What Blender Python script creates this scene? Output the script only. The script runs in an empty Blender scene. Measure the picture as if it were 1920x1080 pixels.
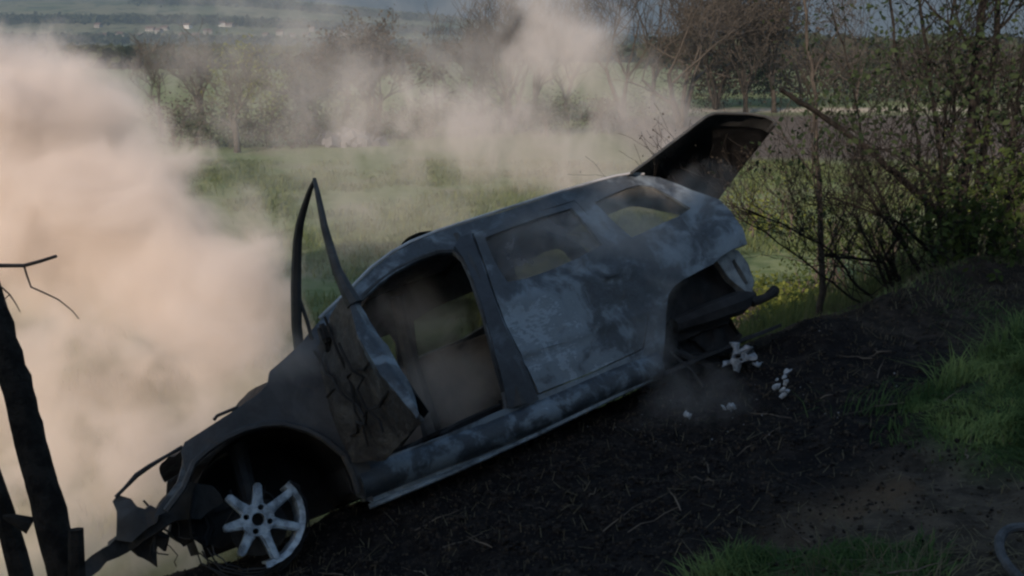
import bpy, bmesh, math, random
import numpy as np
from mathutils import Vector, Matrix, noise
S = bpy.context.scene
R = math.radians
rnd = random.Random(7)

# ------------------------------------------------------------------ camera
cam_d = bpy.data.cameras.new("camera"); cam = bpy.data.objects.new("camera", cam_d)
S.collection.objects.link(cam); S.camera = cam
cam.location = (0, 0, 4.0); cam.rotation_euler = (R(90 - 14.82), 0, 0)
cam_d.angle = 2 * math.atan(960 / 1663.); cam_d.clip_start = .05; cam_d.clip_end = 30000

# ------------------------------------------------------------------ sky and sun
SUN_EL, SUN_AZ = 24.0, 205.0            # azimuth clockwise from +Y (the view direction)
w = bpy.data.worlds.new("World"); S.world = w; w.use_nodes = True
nt = w.node_tree; bg = nt.nodes['Background']
sky = nt.nodes.new('ShaderNodeTexSky'); sky.sky_type = 'NISHITA'; sky.sun_disc = False
sky.sun_elevation = R(SUN_EL); sky.sun_rotation = R(SUN_AZ); sky.air_density = 1.4; sky.dust_density = 1.0; sky.ozone_density = 2.0
nt.links.new(sky.outputs[0], bg.inputs[0]); bg.inputs[1].default_value = .12
sl = bpy.data.lights.new("sun", 'SUN'); sl.energy = 5.0; sl.angle = R(.5); sl.color = (1.0, .80, .66)
so = bpy.data.objects.new("sun", sl); S.collection.objects.link(so)
sd = Vector((math.sin(R(SUN_AZ)) * math.cos(R(SUN_EL)), math.cos(R(SUN_AZ)) * math.cos(R(SUN_EL)), math.sin(R(SUN_EL))))
so.rotation_euler = sd.to_track_quat('Z', 'Y').to_euler()
S.view_settings.view_transform = 'Standard'; S.view_settings.look = 'None'
S.view_settings.exposure = 0.85; S.view_settings.gamma = 1.0
cy = S.cycles
S.render.engine = 'CYCLES'
cy.use_denoising = True
cy.max_bounces = 8; cy.diffuse_bounces = 3; cy.glossy_bounces = 2; cy.transparent_max_bounces = 12
cy.volume_bounces = 3; cy.volume_max_steps = 256; cy.volume_step_rate = 1.0
cy.sample_clamp_indirect = 4.0
cy.pixel_filter_type = 'BLACKMAN_HARRIS'; cy.filter_width = 2.4

# ------------------------------------------------------------------ helpers
def tag(o, label=None, cat=None, group=None, kind=None):
    if label: o['label'] = label
    if cat: o['category'] = cat
    if group: o['group'] = group
    if kind: o['kind'] = kind
    return o
def empty(name, loc, parent=None):
    o = bpy.data.objects.new(name, None); o.location = loc; o.empty_display_size = .2
    S.collection.objects.link(o); o.parent = parent
    return o
def link(name, me, mat=None, parent=None):
    o = bpy.data.objects.new(name, me); S.collection.objects.link(o)
    if mat: me.materials.append(mat)
    o.parent = parent
    return o
def obj(name, bm, mat, parent=None, smooth=35):
    bmesh.ops.recalc_face_normals(bm, faces=bm.faces)
    me = bpy.data.meshes.new(name); bm.to_mesh(me); bm.free()
    if smooth:
        me.polygons.foreach_set('use_smooth', [True] * len(me.polygons)); me.set_sharp_from_angle(angle=R(smooth))
    return link(name, me, mat, parent)
def npmesh(name, V, Fq, mat, parent=None, smooth=False, col=None):
    """V (n,3), Fq (m,k) arrays -> mesh object"""
    me = bpy.data.meshes.new(name); V = np.asarray(V, np.float32); Fq = np.asarray(Fq, np.int32)
    k = Fq.shape[1]
    me.vertices.add(len(V)); me.vertices.foreach_set('co', V.ravel())
    me.loops.add(Fq.size); me.loops.foreach_set('vertex_index', Fq.ravel())
    me.polygons.add(len(Fq)); me.polygons.foreach_set('loop_start', np.arange(0, Fq.size, k, dtype=np.int32))
    if smooth: me.polygons.foreach_set('use_smooth', np.ones(len(Fq), bool))
    me.update(calc_edges=True)
    if col is not None:
        for nm, c in col.items():
            a = me.attributes.new(nm, 'FLOAT', 'POINT'); a.data.foreach_set('value', np.asarray(c, np.float32).ravel())
    return link(name, me, mat, parent)
def fnoise(P, scale, oct=4, seed=0.):
    """fractal value noise with numpy on (n,2) or (n,3)"""
    P = np.asarray(P, float) * scale
    if P.shape[1] == 2: P = np.c_[P, np.zeros(len(P))]
    out = np.zeros(len(P)); a = .5; tot = 0
    for o in range(oct):
        Q = P + seed * 17.3 + o * 5.7; I = np.floor(Q).astype(np.int64); f = Q - I; f = f * f * (3 - 2 * f)
        s = 0
        for dx in (0, 1):
            for dy in (0, 1):
                for dz in (0, 1):
                    h = ((I[:, 0] + dx) * 374761393 + (I[:, 1] + dy) * 668265263 + (I[:, 2] + dz) * 2147483647 + o * 97) & 0xffffffff
                    h = ((h ^ (h >> 13)) * 1274126177) & 0xffffffff; h = ((h ^ (h >> 16)) & 0xffff) / 65535.
                    s = s + h * (f[:, 0] if dx else 1 - f[:, 0]) * (f[:, 1] if dy else 1 - f[:, 1]) * (f[:, 2] if dz else 1 - f[:, 2])
        out += a * s; tot += a; a *= .5; P = P * 2.03
    return out / tot

class NT:
    def __init__(s, name, vol=False):
        s.m = bpy.data.materials.new(name); s.m.use_nodes = True; s.t = s.m.node_tree; s.t.nodes.clear()
        s.out = s.n('ShaderNodeOutputMaterial')
    def n(s, t, **k):
        x = s.t.nodes.new(t)
        for a, b in k.items(): setattr(x, a, b)
        return x
    def l(s, a, b): s.t.links.new(a, b)
    def set(s, sock, v):
        if hasattr(v, 'is_output') or isinstance(v, bpy.types.NodeSocket): s.l(v, sock)
        else: sock.default_value = v
    def math(s, op, a, b=None, c=None, clamp=False):
        x = s.n('ShaderNodeMath', operation=op, use_clamp=clamp); s.set(x.inputs[0], a)
        if b is not None: s.set(x.inputs[1], b)
        if c is not None: s.set(x.inputs[2], c)
        return x.outputs[0]
    def noise(s, vec, scale, detail=4, rough=.55, dist=0., w=None):
        x = s.n('ShaderNodeTexNoise'); s.l(vec, x.inputs['Vector'])
        x.inputs['Scale'].default_value = scale; x.inputs['Detail'].default_value = detail
        x.inputs['Roughness'].default_value = rough; x.inputs['Distortion'].default_value = dist
        return x.outputs[0]
    def ramp(s, f, a, b, lo=0., hi=1.):
        x = s.n('ShaderNodeMapRange', interpolation_type='SMOOTHSTEP'); s.set(x.inputs[0], f)
        x.inputs[1].default_value = a; x.inputs[2].default_value = b; x.inputs[3].default_value = lo; x.inputs[4].default_value = hi
        return x.outputs[0]
    def mix(s, f, a, b):
        x = s.n('ShaderNodeMix', data_type='RGBA'); s.set(x.inputs[0], f)
        for i, v in ((6, a), (7, b)):
            if isinstance(v, tuple): x.inputs[i].default_value = (*v, 1)
            else: s.l(v, x.inputs[i])
        return x.outputs[2]
    def attr(s, name):
        x = s.n('ShaderNodeAttribute'); x.attribute_name = name; return x.outputs['Fac']
    def coord(s, kind='Object'):
        return s.n('ShaderNodeTexCoord').outputs[kind]
    def surf(s, col, rough=.8, bump=None, bs=.3, bd=.02, metal=0., spec=.3, sss=None):
        p = s.n('ShaderNodeBsdfPrincipled')
        if isinstance(col, tuple): p.inputs['Base Color'].default_value = (*col, 1)
        else: s.l(col, p.inputs['Base Color'])
        s.set(p.inputs['Roughness'], rough); p.inputs['Metallic'].default_value = metal
        p.inputs['Specular IOR Level'].default_value = spec
        if bump is not None:
            b = s.n('ShaderNodeBump'); b.inputs['Strength'].default_value = bs; b.inputs['Distance'].default_value = bd
            s.l(bump, b.inputs['Height']); s.l(b.outputs[0], p.inputs['Normal'])
        s.l(p.outputs[0], s.out.inputs[0]); return s.m

def burnt(name, dark, ash, rust, a0=.45, a1=.65, r0=.6, r1=.75, scale=3.0, rough=.55, xr=None, spec=.4, bs=.25):
    """scorched steel: charred film, bare oxidised bluish patches with blotchy edges, rust freckles"""
    t = NT(name); P = t.coord()
    n1 = t.noise(P, scale, 8, .62, .6); n2 = t.noise(P, scale * 5, 6, .6); n3 = t.noise(P, scale * 1.7, 7, .65, 1.2)
    n4 = t.noise(P, scale * 28, 3, .6)
    f = t.math('ADD', t.math('MULTIPLY', n1, .8), t.math('MULTIPLY', n2, .2))
    if xr:                                   # more ash colour: peeled paint on the door, highlight painted along the sill
        sx = t.n('ShaderNodeSeparateXYZ'); t.l(P, sx.inputs[0])
        for (c, hw, cz, hz, amt) in xr:
            dx = t.math('ABSOLUTE', t.math('SUBTRACT', sx.outputs[0], c)); dz = t.math('ABSOLUTE', t.math('SUBTRACT', sx.outputs[2], cz))
            k = t.math('MULTIPLY', t.ramp(dx, hw, hw * .3), t.ramp(dz, hz, hz * .3))
            f = t.math('ADD', f, t.math('MULTIPLY', k, amt))
    m = t.ramp(f, a0, a1)
    mp = t.n('ShaderNodeMapping'); t.l(P, mp.inputs[0]); mp.inputs['Scale'].default_value = (1.2, 3, 5); st = t.noise(mp.outputs[0], scale * 3, 6, .7, 1.5)
    crisp = t.ramp(t.math('ADD', t.math('ADD', f, t.math('MULTIPLY', t.math('SUBTRACT', st, .5), .30)), t.math('MULTIPLY', t.math('SUBTRACT', n4, .5), .08)), a1 - .045, a1 - .015)
    c = t.mix(t.math('MULTIPLY', m, .28), dark, ash)
    c = t.mix(t.math('MULTIPLY', crisp, .8), c, ash)
    c = t.mix(t.math('MULTIPLY', t.ramp(st, .56, .68), .5), c, tuple(v * .55 for v in dark))
    c = t.mix(t.math('MULTIPLY', t.ramp(n4, .5, .75), .35), c, tuple(v * .45 for v in ash))
    c = t.mix(t.math('MULTIPLY', t.ramp(n3, r0, r1), .8), c, rust)
    edge = t.math('MULTIPLY', t.ramp(f, a0 - .03, (a0 + a1) / 2), t.ramp(f, a1 + .05, (a0 + a1) / 2))
    c = t.mix(t.math('MULTIPLY', edge, .25), c, tuple(min(1, v * 1.5) for v in ash))
    return t.surf(c, t.ramp(n2, .3, .7, rough - .12, rough + .25), t.math('ADD', n2, t.math('MULTIPLY', m, .5)), bs, .012, 0., spec)

M = {}
M['side'] = burnt('burnt_side', (.030, .036, .043), (.20, .25, .29), (.060, .050, .046), .50, .715, .60, .74, 4.4, .5,
                  [(1.55, .42, .62, .50, .17), (.8, 1.6, .20, .14, .14), (2.9, .6, 1.1, .5, .04)])
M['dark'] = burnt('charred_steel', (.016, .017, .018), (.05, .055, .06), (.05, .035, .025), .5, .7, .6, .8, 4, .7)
M['fender'] = burnt('charred_fender', (.035, .036, .038), (.085, .085, .085), (.06, .042, .03), .5, .7, .55, .75, 4, .6)
M['door'] = burnt('charred_door', (.022, .022, .023), (.062, .062, .058), (.04, .033, .027), .48, .62, .6, .8, 7, .65, bs=.6)
M['edge'] = burnt('bare_edge', (.05, .06, .07), (.22, .27, .31), (.06, .05, .045), .42, .6, .65, .8, 7, .45)
M['pillar'] = burnt('charred_pillar', (.022, .026, .032), (.09, .11, .13), (.04, .035, .03), .52, .72, .6, .8, 5, .5)
M['sill'] = burnt('burnt_sill', (.022, .029, .037), (.19, .25, .30), (.055, .046, .042), .50, .70, .6, .76, 6, .42)
M['roof'] = burnt('rail_highlight', (.16, .165, .17), (.42, .43, .44), (.12, .08, .05), .4, .65, .6, .8, 3, .4)  # for the roof rail only: highlight put into the colour
M['frame'] = burnt('frame_black', (.02, .021, .022), (.06, .065, .07), (.04, .03, .025), .55, .75, .6, .8, 6, .5)
M['gate'] = burnt('burnt_tailgate', (.03, .032, .032), (.07, .07, .065), (.06, .045, .035), .5, .75, .6, .8, 3, .7)
def simple(name, col, col2, scale=8, rough=.8, bs=.4, spec=.3, metal=0.):
    t = NT(name); P = t.coord(); n = t.noise(P, scale, 6, .6); n2 = t.noise(P, scale * 6, 4, .6)
    return t.surf(t.mix(t.ramp(n, .35, .65), col, col2), rough, t.math('ADD', n, n2), bs, .01, metal, spec)
M['alloy'] = simple('scorched_alloy', (.33, .39, .44), (.09, .11, .13), 16, .38, .35, .5, .35)
M['black'] = simple('soot_black', (.008, .008, .009), (.02, .02, .021), 10, .85)
M['ashpanel'] = simple('ash_covered_trim', (.17, .14, .115), (.07, .062, .055), 5, .9, .5)
M['lamp'] = simple('burnt_lamp', (.07, .08, .09), (.16, .18, .19), 12, .4)
M['ashw'] = simple('pale_ash_metal', (.42, .46, .50), (.14, .16, .18), 14, .6, .8)
M['bark'] = simple('dark_bark', (.028, .024, .02), (.06, .052, .042), 14, .9, .9)
M['barkshade'] = simple('shaded_bark', (.010, .009, .008), (.028, .025, .022), 16, .95, 1.0, .1)  # darkest bark: shade on trunk and stems put into the colour
M['barkgrey'] = simple('grey_bark', (.06, .052, .045), (.115, .10, .085), 10, .9, .5)
M['twig'] = simple('bare_twig', (.06, .048, .042), (.10, .08, .066), 12, .9, .4)
M['stick'] = simple('dry_stick', (.16, .13, .10), (.28, .24, .18), 14, .85, .5)
M['rubber'] = simple('dusty_rubber', (.03, .034, .038), (.075, .08, .085), 20, .8, .6)
def soot_glass(name, clear, c1, c2, scale=2.5):
    t = NT(name); P = t.coord(); n = t.noise(P, scale, 5, .6, .8); n2 = t.noise(P, scale * 2.2, 6, .65)
    d = t.n('ShaderNodeBsdfPrincipled'); t.l(t.mix(t.ramp(n2, .35, .65), c1, c2), d.inputs['Base Color']); d.inputs['Roughness'].default_value = .35
    tr = t.n('ShaderNodeBsdfTransparent'); tr.inputs[0].default_value = (.85, .83, .78, 1); mx = t.n('ShaderNodeMixShader')
    t.l(t.ramp(n, .35, .62, clear[0], clear[1]), mx.inputs[0]); t.l(d.outputs[0], mx.inputs[1]); t.l(tr.outputs[0], mx.inputs[2]); t.l(mx.outputs[0], t.out.inputs[0]); return t.m
M['glass'] = soot_glass('sooty_glass', (.15, .6), (.05, .048, .045), (.13, .12, .115))
M['glassq'] = soot_glass('hazed_glass', (.45, .8), (.08, .08, .07), (.15, .14, .12))
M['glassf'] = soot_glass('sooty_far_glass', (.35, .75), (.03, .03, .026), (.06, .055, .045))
def leafmat(name, c1, c2, trans=.35):
    t = NT(name); a = t.attr('tint'); P = t.coord()
    c = t.mix(a, c1, c2); c = t.mix(t.math('MULTIPLY', t.ramp(t.noise(P, 2.0, 3), .35, .7), .35), c, tuple(v * .6 for v in c1))
    d = t.n('ShaderNodeBsdfDiffuse'); t.l(c, d.inputs[0]); tr = t.n('ShaderNodeBsdfTranslucent'); t.l(c, tr.inputs[0])
    mx = t.n('ShaderNodeMixShader'); mx.inputs[0].default_value = trans; t.l(d.outputs[0], mx.inputs[1]); t.l(tr.outputs[0], mx.inputs[2])
    t.l(mx.outputs[0], t.out.inputs[0]); return t.m
M['leaf'] = leafmat('leaf_green', (.035, .055, .02), (.085, .115, .035))
M['leafy'] = leafmat('leaf_yellow', (.10, .125, .03), (.17, .19, .05))
M['leafd'] = leafmat('leaf_dark', (.022, .036, .02), (.055, .075, .036))
M['leafb'] = leafmat('leaf_brown', (.05, .045, .038), (.085, .075, .06))
M['grass'] = leafmat('grass_blade', (.042, .082, .03), (.21, .27, .095), .3)
M['grassdry'] = leafmat('dry_blade', (.10, .088, .055), (.22, .19, .12), .3)
M['grassfield'] = leafmat('field_blade', (.085, .115, .045), (.17, .19, .085), .3)
M['wood'] = leafmat('far_canopy', (.03, .042, .022), (.065, .07, .045), .2)

def tube(bm, pts, rad, seg=8, cap=True):
    """tapered tube through pts (list of 3-vectors), rad scalar or list"""
    pts = [Vector(p) for p in pts]; n = len(pts); rad = rad if isinstance(rad, (list, tuple)) else [rad] * n
    up = None; rings = []
    for i, p in enumerate(pts):
        d = (pts[min(i + 1, n - 1)] - pts[max(i - 1, 0)]).normalized()
        if up is None: up = Vector((0, 0, 1)) if abs(d.z) < .9 else Vector((1, 0, 0))
        a = (up - d * up.dot(d)).normalized(); b = d.cross(a); up = a
        rings.append([bm.verts.new(p + (a * math.cos(t) + b * math.sin(t)) * rad[i]) for t in [2 * math.pi * k / seg for k in range(seg)]])
    for r0, r1 in zip(rings, rings[1:]):
        for k in range(seg): bm.faces.new((r0[k], r0[(k + 1) % seg], r1[(k + 1) % seg], r1[k]))
    if cap and seg > 2:
        bm.faces.new(rings[0][::-1]); bm.faces.new(rings[-1])
def wiggle(p0, p1, n, amp, r=rnd):
    p0, p1 = Vector(p0), Vector(p1); out = []
    for i in range(n + 1):
        t = i / n; o = Vector((r.uniform(-1, 1), r.uniform(-1, 1), r.uniform(-1, 1))) * amp * math.sin(math.pi * t if t < 1 else 0)
        out.append(p0.lerp(p1, t) + o)
    return out
def box(bm, c, s, rot=None):
    m = Matrix.Translation(c) @ (rot.to_4x4() if rot else Matrix()) @ Matrix.Diagonal((*s, 1))
    return bmesh.ops.create_cube(bm, size=1, matrix=m)['verts']

# ------------------------------------------------------------------ ground: one sheet from the bank to the horizon
def lines(lo, hi, step, far, grow=1.09):
    a = list(np.arange(lo, hi + 1e-6, step)); s = step
    while a[-1] < far: s *= grow; a.append(a[-1] + s)
    s = step
    while a[0] > -far: s *= grow; a.insert(0, a[0] - s)
    return np.array(a)
def sm(t, a, b):
    t = np.clip((t - a) / (b - a), 0, 1); return t * t * (3 - 2 * t)
CO = (-.91, 3.615)
def ground_z(x, y):
    x = np.asarray(x, float); y = np.asarray(y, float)
    sh = x.shape; x = x.ravel(); y = y.ravel()
    s = -.507 * (x - CO[0]) + .862 * (y - CO[1]); al = .862 * (x - CO[0]) + .507 * (y - CO[1])
    P = np.c_[x, y]
    xe = np.where(x > 5, 5 + (x - 5) * .35, x); xe = np.where(xe < -5, -5, xe)
    near = 2.4 + .22 * (xe - 1.6) - .12 * (np.maximum(y, 0) - 2.5)
    near = near + .12 * (fnoise(P, .9, 3, 3) - .5) + .15 * (fnoise(P, 2.6, 3, 5) - .5) + .075 * (fnoise(P, 9, 3, 8) - .5)
    # grass hummock in the right foreground, a rut above it
    near += .22 * np.exp(-((x - 2.9) / .8) ** 2 - ((y - 3.8) / .6) ** 2) + .06 * np.exp(-((x - .95) / .4) ** 2 - ((y - 2.66) / .2) ** 2)
    near += .10 * np.exp(-((s - .25) / .35) ** 2) * sm(al, -.2, .5) * sm(3.2 - al, 0, .4)
    near += (.05 + .22 * fnoise(P, 2.3, 3, 61)) * np.exp(-((s - .15) / .28) ** 2) * sm(al, 2.9, 3.5) * sm(6.0 - al, 0, .8)
    near -= .10 * np.exp(-((s - .05 * al + 1.0) / .22) ** 2) * sm(al, 2.0, 3.4)
    crest = .36 + .25 * sm(al, 2.3, 3.4) + .12 * (fnoise(P, .7, 2, 2) - .5)
    d = np.maximum(s - crest, 0); near = near - .47 * (np.sqrt(d * d + .04) - .2)
    field = .10 * (fnoise(P, .25, 3, 9) - .5) + .5 * (fnoise(P, .03, 2, 4) - .5) * sm(y, 20, 60)
    k = .25; h = np.clip(.5 + .5 * (near - field) / k, 0, 1)
    z = field * (1 - h) + near * h + k * h * (1 - h)
    far = np.maximum(np.abs(x) - 60, 0)
    z = np.where((y < 12) & (far > 0), np.maximum(z, field), z)
    # the valley side with the village, rising a kilometre away; lower towards the right
    hx = np.clip(1.0 - (x + 330) / 900., .12, 1.1)
    hill = 92 * hx * sm(y, 820, 1750) * (1 + .12 * (fnoise(P, .002, 3, 11) - .5))
    return (z + hill).reshape(sh)
gx = lines(-6, 8, .06, 4600, 1.08); gy = lines(-1.5, 9, .06, 4200, 1.075)
GX, GY = np.meshgrid(gx, gy); GZ = ground_z(GX, GY)
nx, ny = len(gx), len(gy); idx = np.arange(nx * ny).reshape(ny, nx)
Fq = np.stack([idx[:-1, :-1], idx[:-1, 1:], idx[1:, 1:], idx[1:, :-1]], -1).reshape(-1, 4)
xf, yf = GX.ravel(), GY.ravel(); P2 = np.c_[xf, yf]
s_ = -.507 * (xf - CO[0]) + .862 * (yf - CO[1]); al_ = .862 * (xf - CO[0]) + .507 * (yf - CO[1])
burn_shade = sm(2.6 + 1.4 * (fnoise(P2, .8, 4, 21) - .5) - np.hypot((al_ - 1.2) / 1.15, np.where(s_ > -.2, (s_ + .2) / 1.6, (s_ + .2) / .62)), 0, .8)  # burnt earth; also paints the shade on the slope under the car
burn_shade = np.maximum(burn_shade, sm(al_, 2.6, 3.2) * sm(6.3 - al_ + fnoise(P2, 2, 3, 4), 0, 1) * sm(1.5 - np.abs(s_ + .15) + .8 * (fnoise(P2, 1.6, 3, 6) - .5), 0, .9) * .75)
def gmask(x, y):                            # where fresh grass grows on the bank
    P = np.c_[x, y]; n = 1.5 * (fnoise(P, 1.7, 5, 31) - .5)
    a = np.maximum(sm(1.25 - np.hypot((x - 3.05) / 1.18, (y - 3.75) / .92) + .65 * n, 0, .4),
                   sm(1.2 - np.hypot((x - .98) / .42, (y - 2.66) / .24) + .5 * n, 0, .35))
    a = np.maximum(a, sm(1.0 - np.hypot((x - 4.6) / 1.0, (y - 5.3) / 1.2) + 1.1 * n, 0, .4))
    return a
onfield = sm(.9 - GZ.ravel(), 0, .6) * (yf > 3) + (yf > 12)
onfield = np.clip(onfield, 0, 1) * (1 - burn_shade)
plough = sm(xf, 4, 7) * sm(yf, 33, 35) * sm(62 - yf, 0, 4) * (xf < 90)
track = sm(1.6 - np.abs(yf - 66 - .06 * (xf - 20)) * .55, 0, 1) * sm(xf, 8, 14)
far_ = sm(yf, 380, 420)
npground = dict(burn_shade=burn_shade, grassy=gmask(xf, yf) * (1 - onfield), field=onfield, plough=plough, track=track, far=far_)
t = NT('ground'); P = t.coord('Object')
n1 = t.noise(P, 1.4, 8, .6); n2 = t.noise(P, 9, 7, .65); n3 = t.noise(P, 38, 4, .6); nf = t.noise(P, .35, 8, .62); nf2 = t.noise(P, 2.2, 6, .65); nL = t.noise(P, .012, 8, .6)
soil = t.mix(t.ramp(n2, .35, .65), (.026, .021, .016), (.070, .056, .041))
soil = t.mix(t.ramp(n1, .5, .7), soil, (.085, .058, .036))
soil = t.mix(t.math('MULTIPLY', t.ramp(n3, .55, .7), .5), soil, (.10, .083, .062))
gr = t.mix(t.ramp(n2, .3, .7), (.022, .045, .014), (.06, .09, .03))
c = t.mix(t.math('MULTIPLY', t.attr('grassy'), t.ramp(n1, .2, .5)), soil, gr)
bl = t.mix(t.ramp(n2, .45, .75), (.007, .006, .006), (.03, .024, .02)); bl = t.mix(t.math('MULTIPLY', t.ramp(n3, .62, .75), .4), bl, (.07, .06, .055))
c = t.mix(t.attr('burn_shade'), c, bl)
fg = t.mix(t.ramp(nf2, .35, .65), (.085, .115, .048), (.15, .175, .085)); fg = t.mix(t.ramp(nf, .50, .68), fg, (.15, .15, .095))
fg = t.mix(t.math('MULTIPLY', t.ramp(t.noise(P, .9, 6, .7), .62, .72), .6), fg, (.065, .055, .04))
c = t.mix(t.attr('field'), c, fg)
c = t.mix(t.attr('plough'), c, t.mix(t.ramp(nf2, .3, .7), (.055, .045, .038), (.10, .085, .07)))
c = t.mix(t.attr('track'), c, (.36, .31, .25))
farc = t.mix(t.ramp(nL, .42, .55), (.08, .10, .05), (.14, .14, .085)); farc = t.mix(t.ramp(t.noise(P, .03, 5, .6), .52, .6), farc, (.035, .05, .025))
c = t.mix(t.attr('far'), c, farc)
bmp = t.math('ADD', n2, t.math('MULTIPLY', n3, .5))
M['ground'] = t.surf(c, .95, bmp, .7, .03, 0., .1)
go = npmesh('ground', np.c_[xf, yf, GZ.ravel()], Fq, M['ground'], smooth=True, col=npground); tag(go, kind='structure')
def gz(x, y): return float(ground_z(np.array([x]), np.array([y]))[0])

# far mountains behind the valley, the blue of the haze put into their colour
xs = np.linspace(-5200, 5200, 180); ys = np.linspace(2500, 4400, 24); MX, MY = np.meshgrid(xs, ys)
mt = np.sin(np.clip((MY - 2500) / 1900, 0, 1) * math.pi) ** .7 * (150 + 150 * fnoise(np.c_[MX.ravel(), MY.ravel()], .0012, 5, 2).reshape(MX.shape)
     - 40 * np.exp(-((MX - 1150) / 400) ** 2))
i2 = np.arange(MX.size).reshape(MX.shape)
mo = npmesh('mountains', np.c_[MX.ravel(), MY.ravel(), mt.ravel() - 5], np.stack([i2[:-1, :-1], i2[:-1, 1:], i2[1:, 1:], i2[1:, :-1]], -1).reshape(-1, 4),
            simple('mountain_haze', (.035, .05, .065), (.06, .08, .10), .002, .95, 0, .1), smooth=True); tag(mo, kind='structure')

exec_later = []
# ------------------------------------------------------------------ the burnt car (local axes: X to its tail, Y to its far side, Z up)
car = empty('burnt_car', (-.91, 3.615, 1.725))
A = Matrix(((.8552, -.3854, -.3464), (.5029, .7788, .3750), (.1253, -.4949, .8599)))
car.rotation_mode = 'QUATERNION'; car.rotation_quaternion = A.to_quaternion()
tag(car, 'burnt-out grey estate car tipped nose down on the bank, front door and tailgate open, smoking', 'car')
WID = 1.74
def side(z): return float(np.interp(z, [.15, .3, .6, .78, .93, 1.0, 1.2, 1.38, 1.5], [.05, .015, 0, .005, .02, .05, .13, .2, .27]))
def smooth_loop(pts, sub=.05):
    out = []; n = len(pts)
    for i in range(n):
        a = Vector(pts[i]); b = Vector(pts[(i + 1) % n]); k = max(1, int((b - a).length / sub))
        for j in range(k): out.append(tuple(a.lerp(b, j / k)))
    return out
def panel(name, outer, holes, mat, parent, thick=.025, yoff=0., far=False, dent=.006, grid=.09, yfun=None, seed=0):
    bm = bmesh.new(); edges = []
    for lp in [outer] + holes:
        vs = [bm.verts.new((p[0], 0, p[1])) for p in smooth_loop(lp)]
        edges += [bm.edges.new((vs[i], vs[(i + 1) % len(vs)])) for i in range(len(vs))]
    bmesh.ops.triangle_fill(bm, use_beauty=True, edges=edges)
    xs_ = [v.co.x for v in bm.verts]; zs_ = [v.co.z for v in bm.verts]
    for ax, lo, hi in ((0, min(xs_), max(xs_)), (2, min(zs_), max(zs_))):
        k = lo + grid
        while k < hi:
            co = [0, 0, 0]; no = [0, 0, 0]; co[ax] = k; no[ax] = 1
            bmesh.ops.bisect_plane(bm, geom=bm.verts[:] + bm.edges[:] + bm.faces[:], plane_co=co, plane_no=no); k += grid
    for v in bm.verts:
        x, z = v.co.x, v.co.z
        y = (yfun(x, z) if yfun else side(z)) + yoff
        y += dent * 2 * noise.noise(Vector((x * 2.6 + seed, z * 2.6, 3.1))) + dent * noise.noise(Vector((x * 8 + seed, z * 8, 1.1)))
        v.co.y = WID - y if far else y
    bmesh.ops.recalc_face_normals(bm, faces=bm.faces)
    n = sum((f.normal.y * f.calc_area() for f in bm.faces))
    bmesh.ops.remove_doubles(bm, verts=bm.verts, dist=1e-4)
    if (n > 0) != far:
        bmesh.ops.reverse_faces(bm, faces=bm.faces)
    bmesh.ops.solidify(bm, geom=bm.faces[:], thickness=thick)
    return obj(name, bm, mat, parent, 40)

arch = [(.30, .22), (.30, .32), (.285, .43), (.22, .53), (.15, .60), (.06, .66), (-.03, .685), (-.12, .69), (-.20, .68), (-.29, .655), (-.36, .62), (-.43, .53), (-.53, .455)]
roofline = [(.08, .92), (.16, .955), (.25, 1.0), (.34, 1.065), (.42, 1.115), (.54, 1.18), (.66, 1.245), (.80, 1.325), (.95, 1.385), (1.08, 1.42), (1.25, 1.447), (1.42, 1.463), (1.86, 1.495),
            (2.20, 1.515), (2.43, 1.525), (2.60, 1.528), (2.71, 1.52), (2.81, 1.495), (2.89, 1.45), (2.96, 1.38), (3.04, 1.29), (3.12, 1.23), (3.18, 1.18), (3.20, 1.08), (3.185, .98), (3.15, .83)]
rarch = [(3.02, .825), (2.92, .805), (2.84, .775), (2.72, .76), (2.59, .74), (2.50, .72), (2.43, .68), (2.36, .58), (2.30, .46), (2.23, .34), (2.17, .26)]
sillb = [(2.04, .245), (1.80, .235), (1.58, .225), (1.3, .20), (.96, .18), (.54, .165), (.36, .165)]
outer = ([(-.58, .45), (-.55, .49), (-.45, .565), (-.41, .63), (-.385, .70), (-.37, .718), (-.24, .755), (-.12, .79), (.0, .83), (.055, .865)] + roofline + rarch + sillb + arch)
fopen = [(.50, .335), (.46, .55), (.46, .80), (.50, .98), (.58, 1.09), (.69, 1.175), (.80, 1.23), (.92, 1.275), (1.08, 1.31), (1.20, 1.32), (1.28, 1.30), (1.305, 1.24), (1.29, 1.10), (1.25, .9), (1.215, .65), (1.20, .46), (1.19, .375)]
rdopen = [(1.385, .385), (1.345, .80), (1.35, .94), (1.40, 1.15), (1.445, 1.385), (1.7, 1.41), (2.2, 1.435), (2.235, 1.05), (2.30, .80), (2.26, .62), (2.12, .425), (1.75, .395)]
qwin = [(2.315, 1.385), (2.45, 1.41), (2.60, 1.43), (2.72, 1.43), (2.785, 1.395), (2.87, 1.27), (2.925, 1.17), (2.80, 1.14), (2.66, 1.125), (2.50, 1.10), (2.40, 1.09), (2.36, 1.2)]
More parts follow.
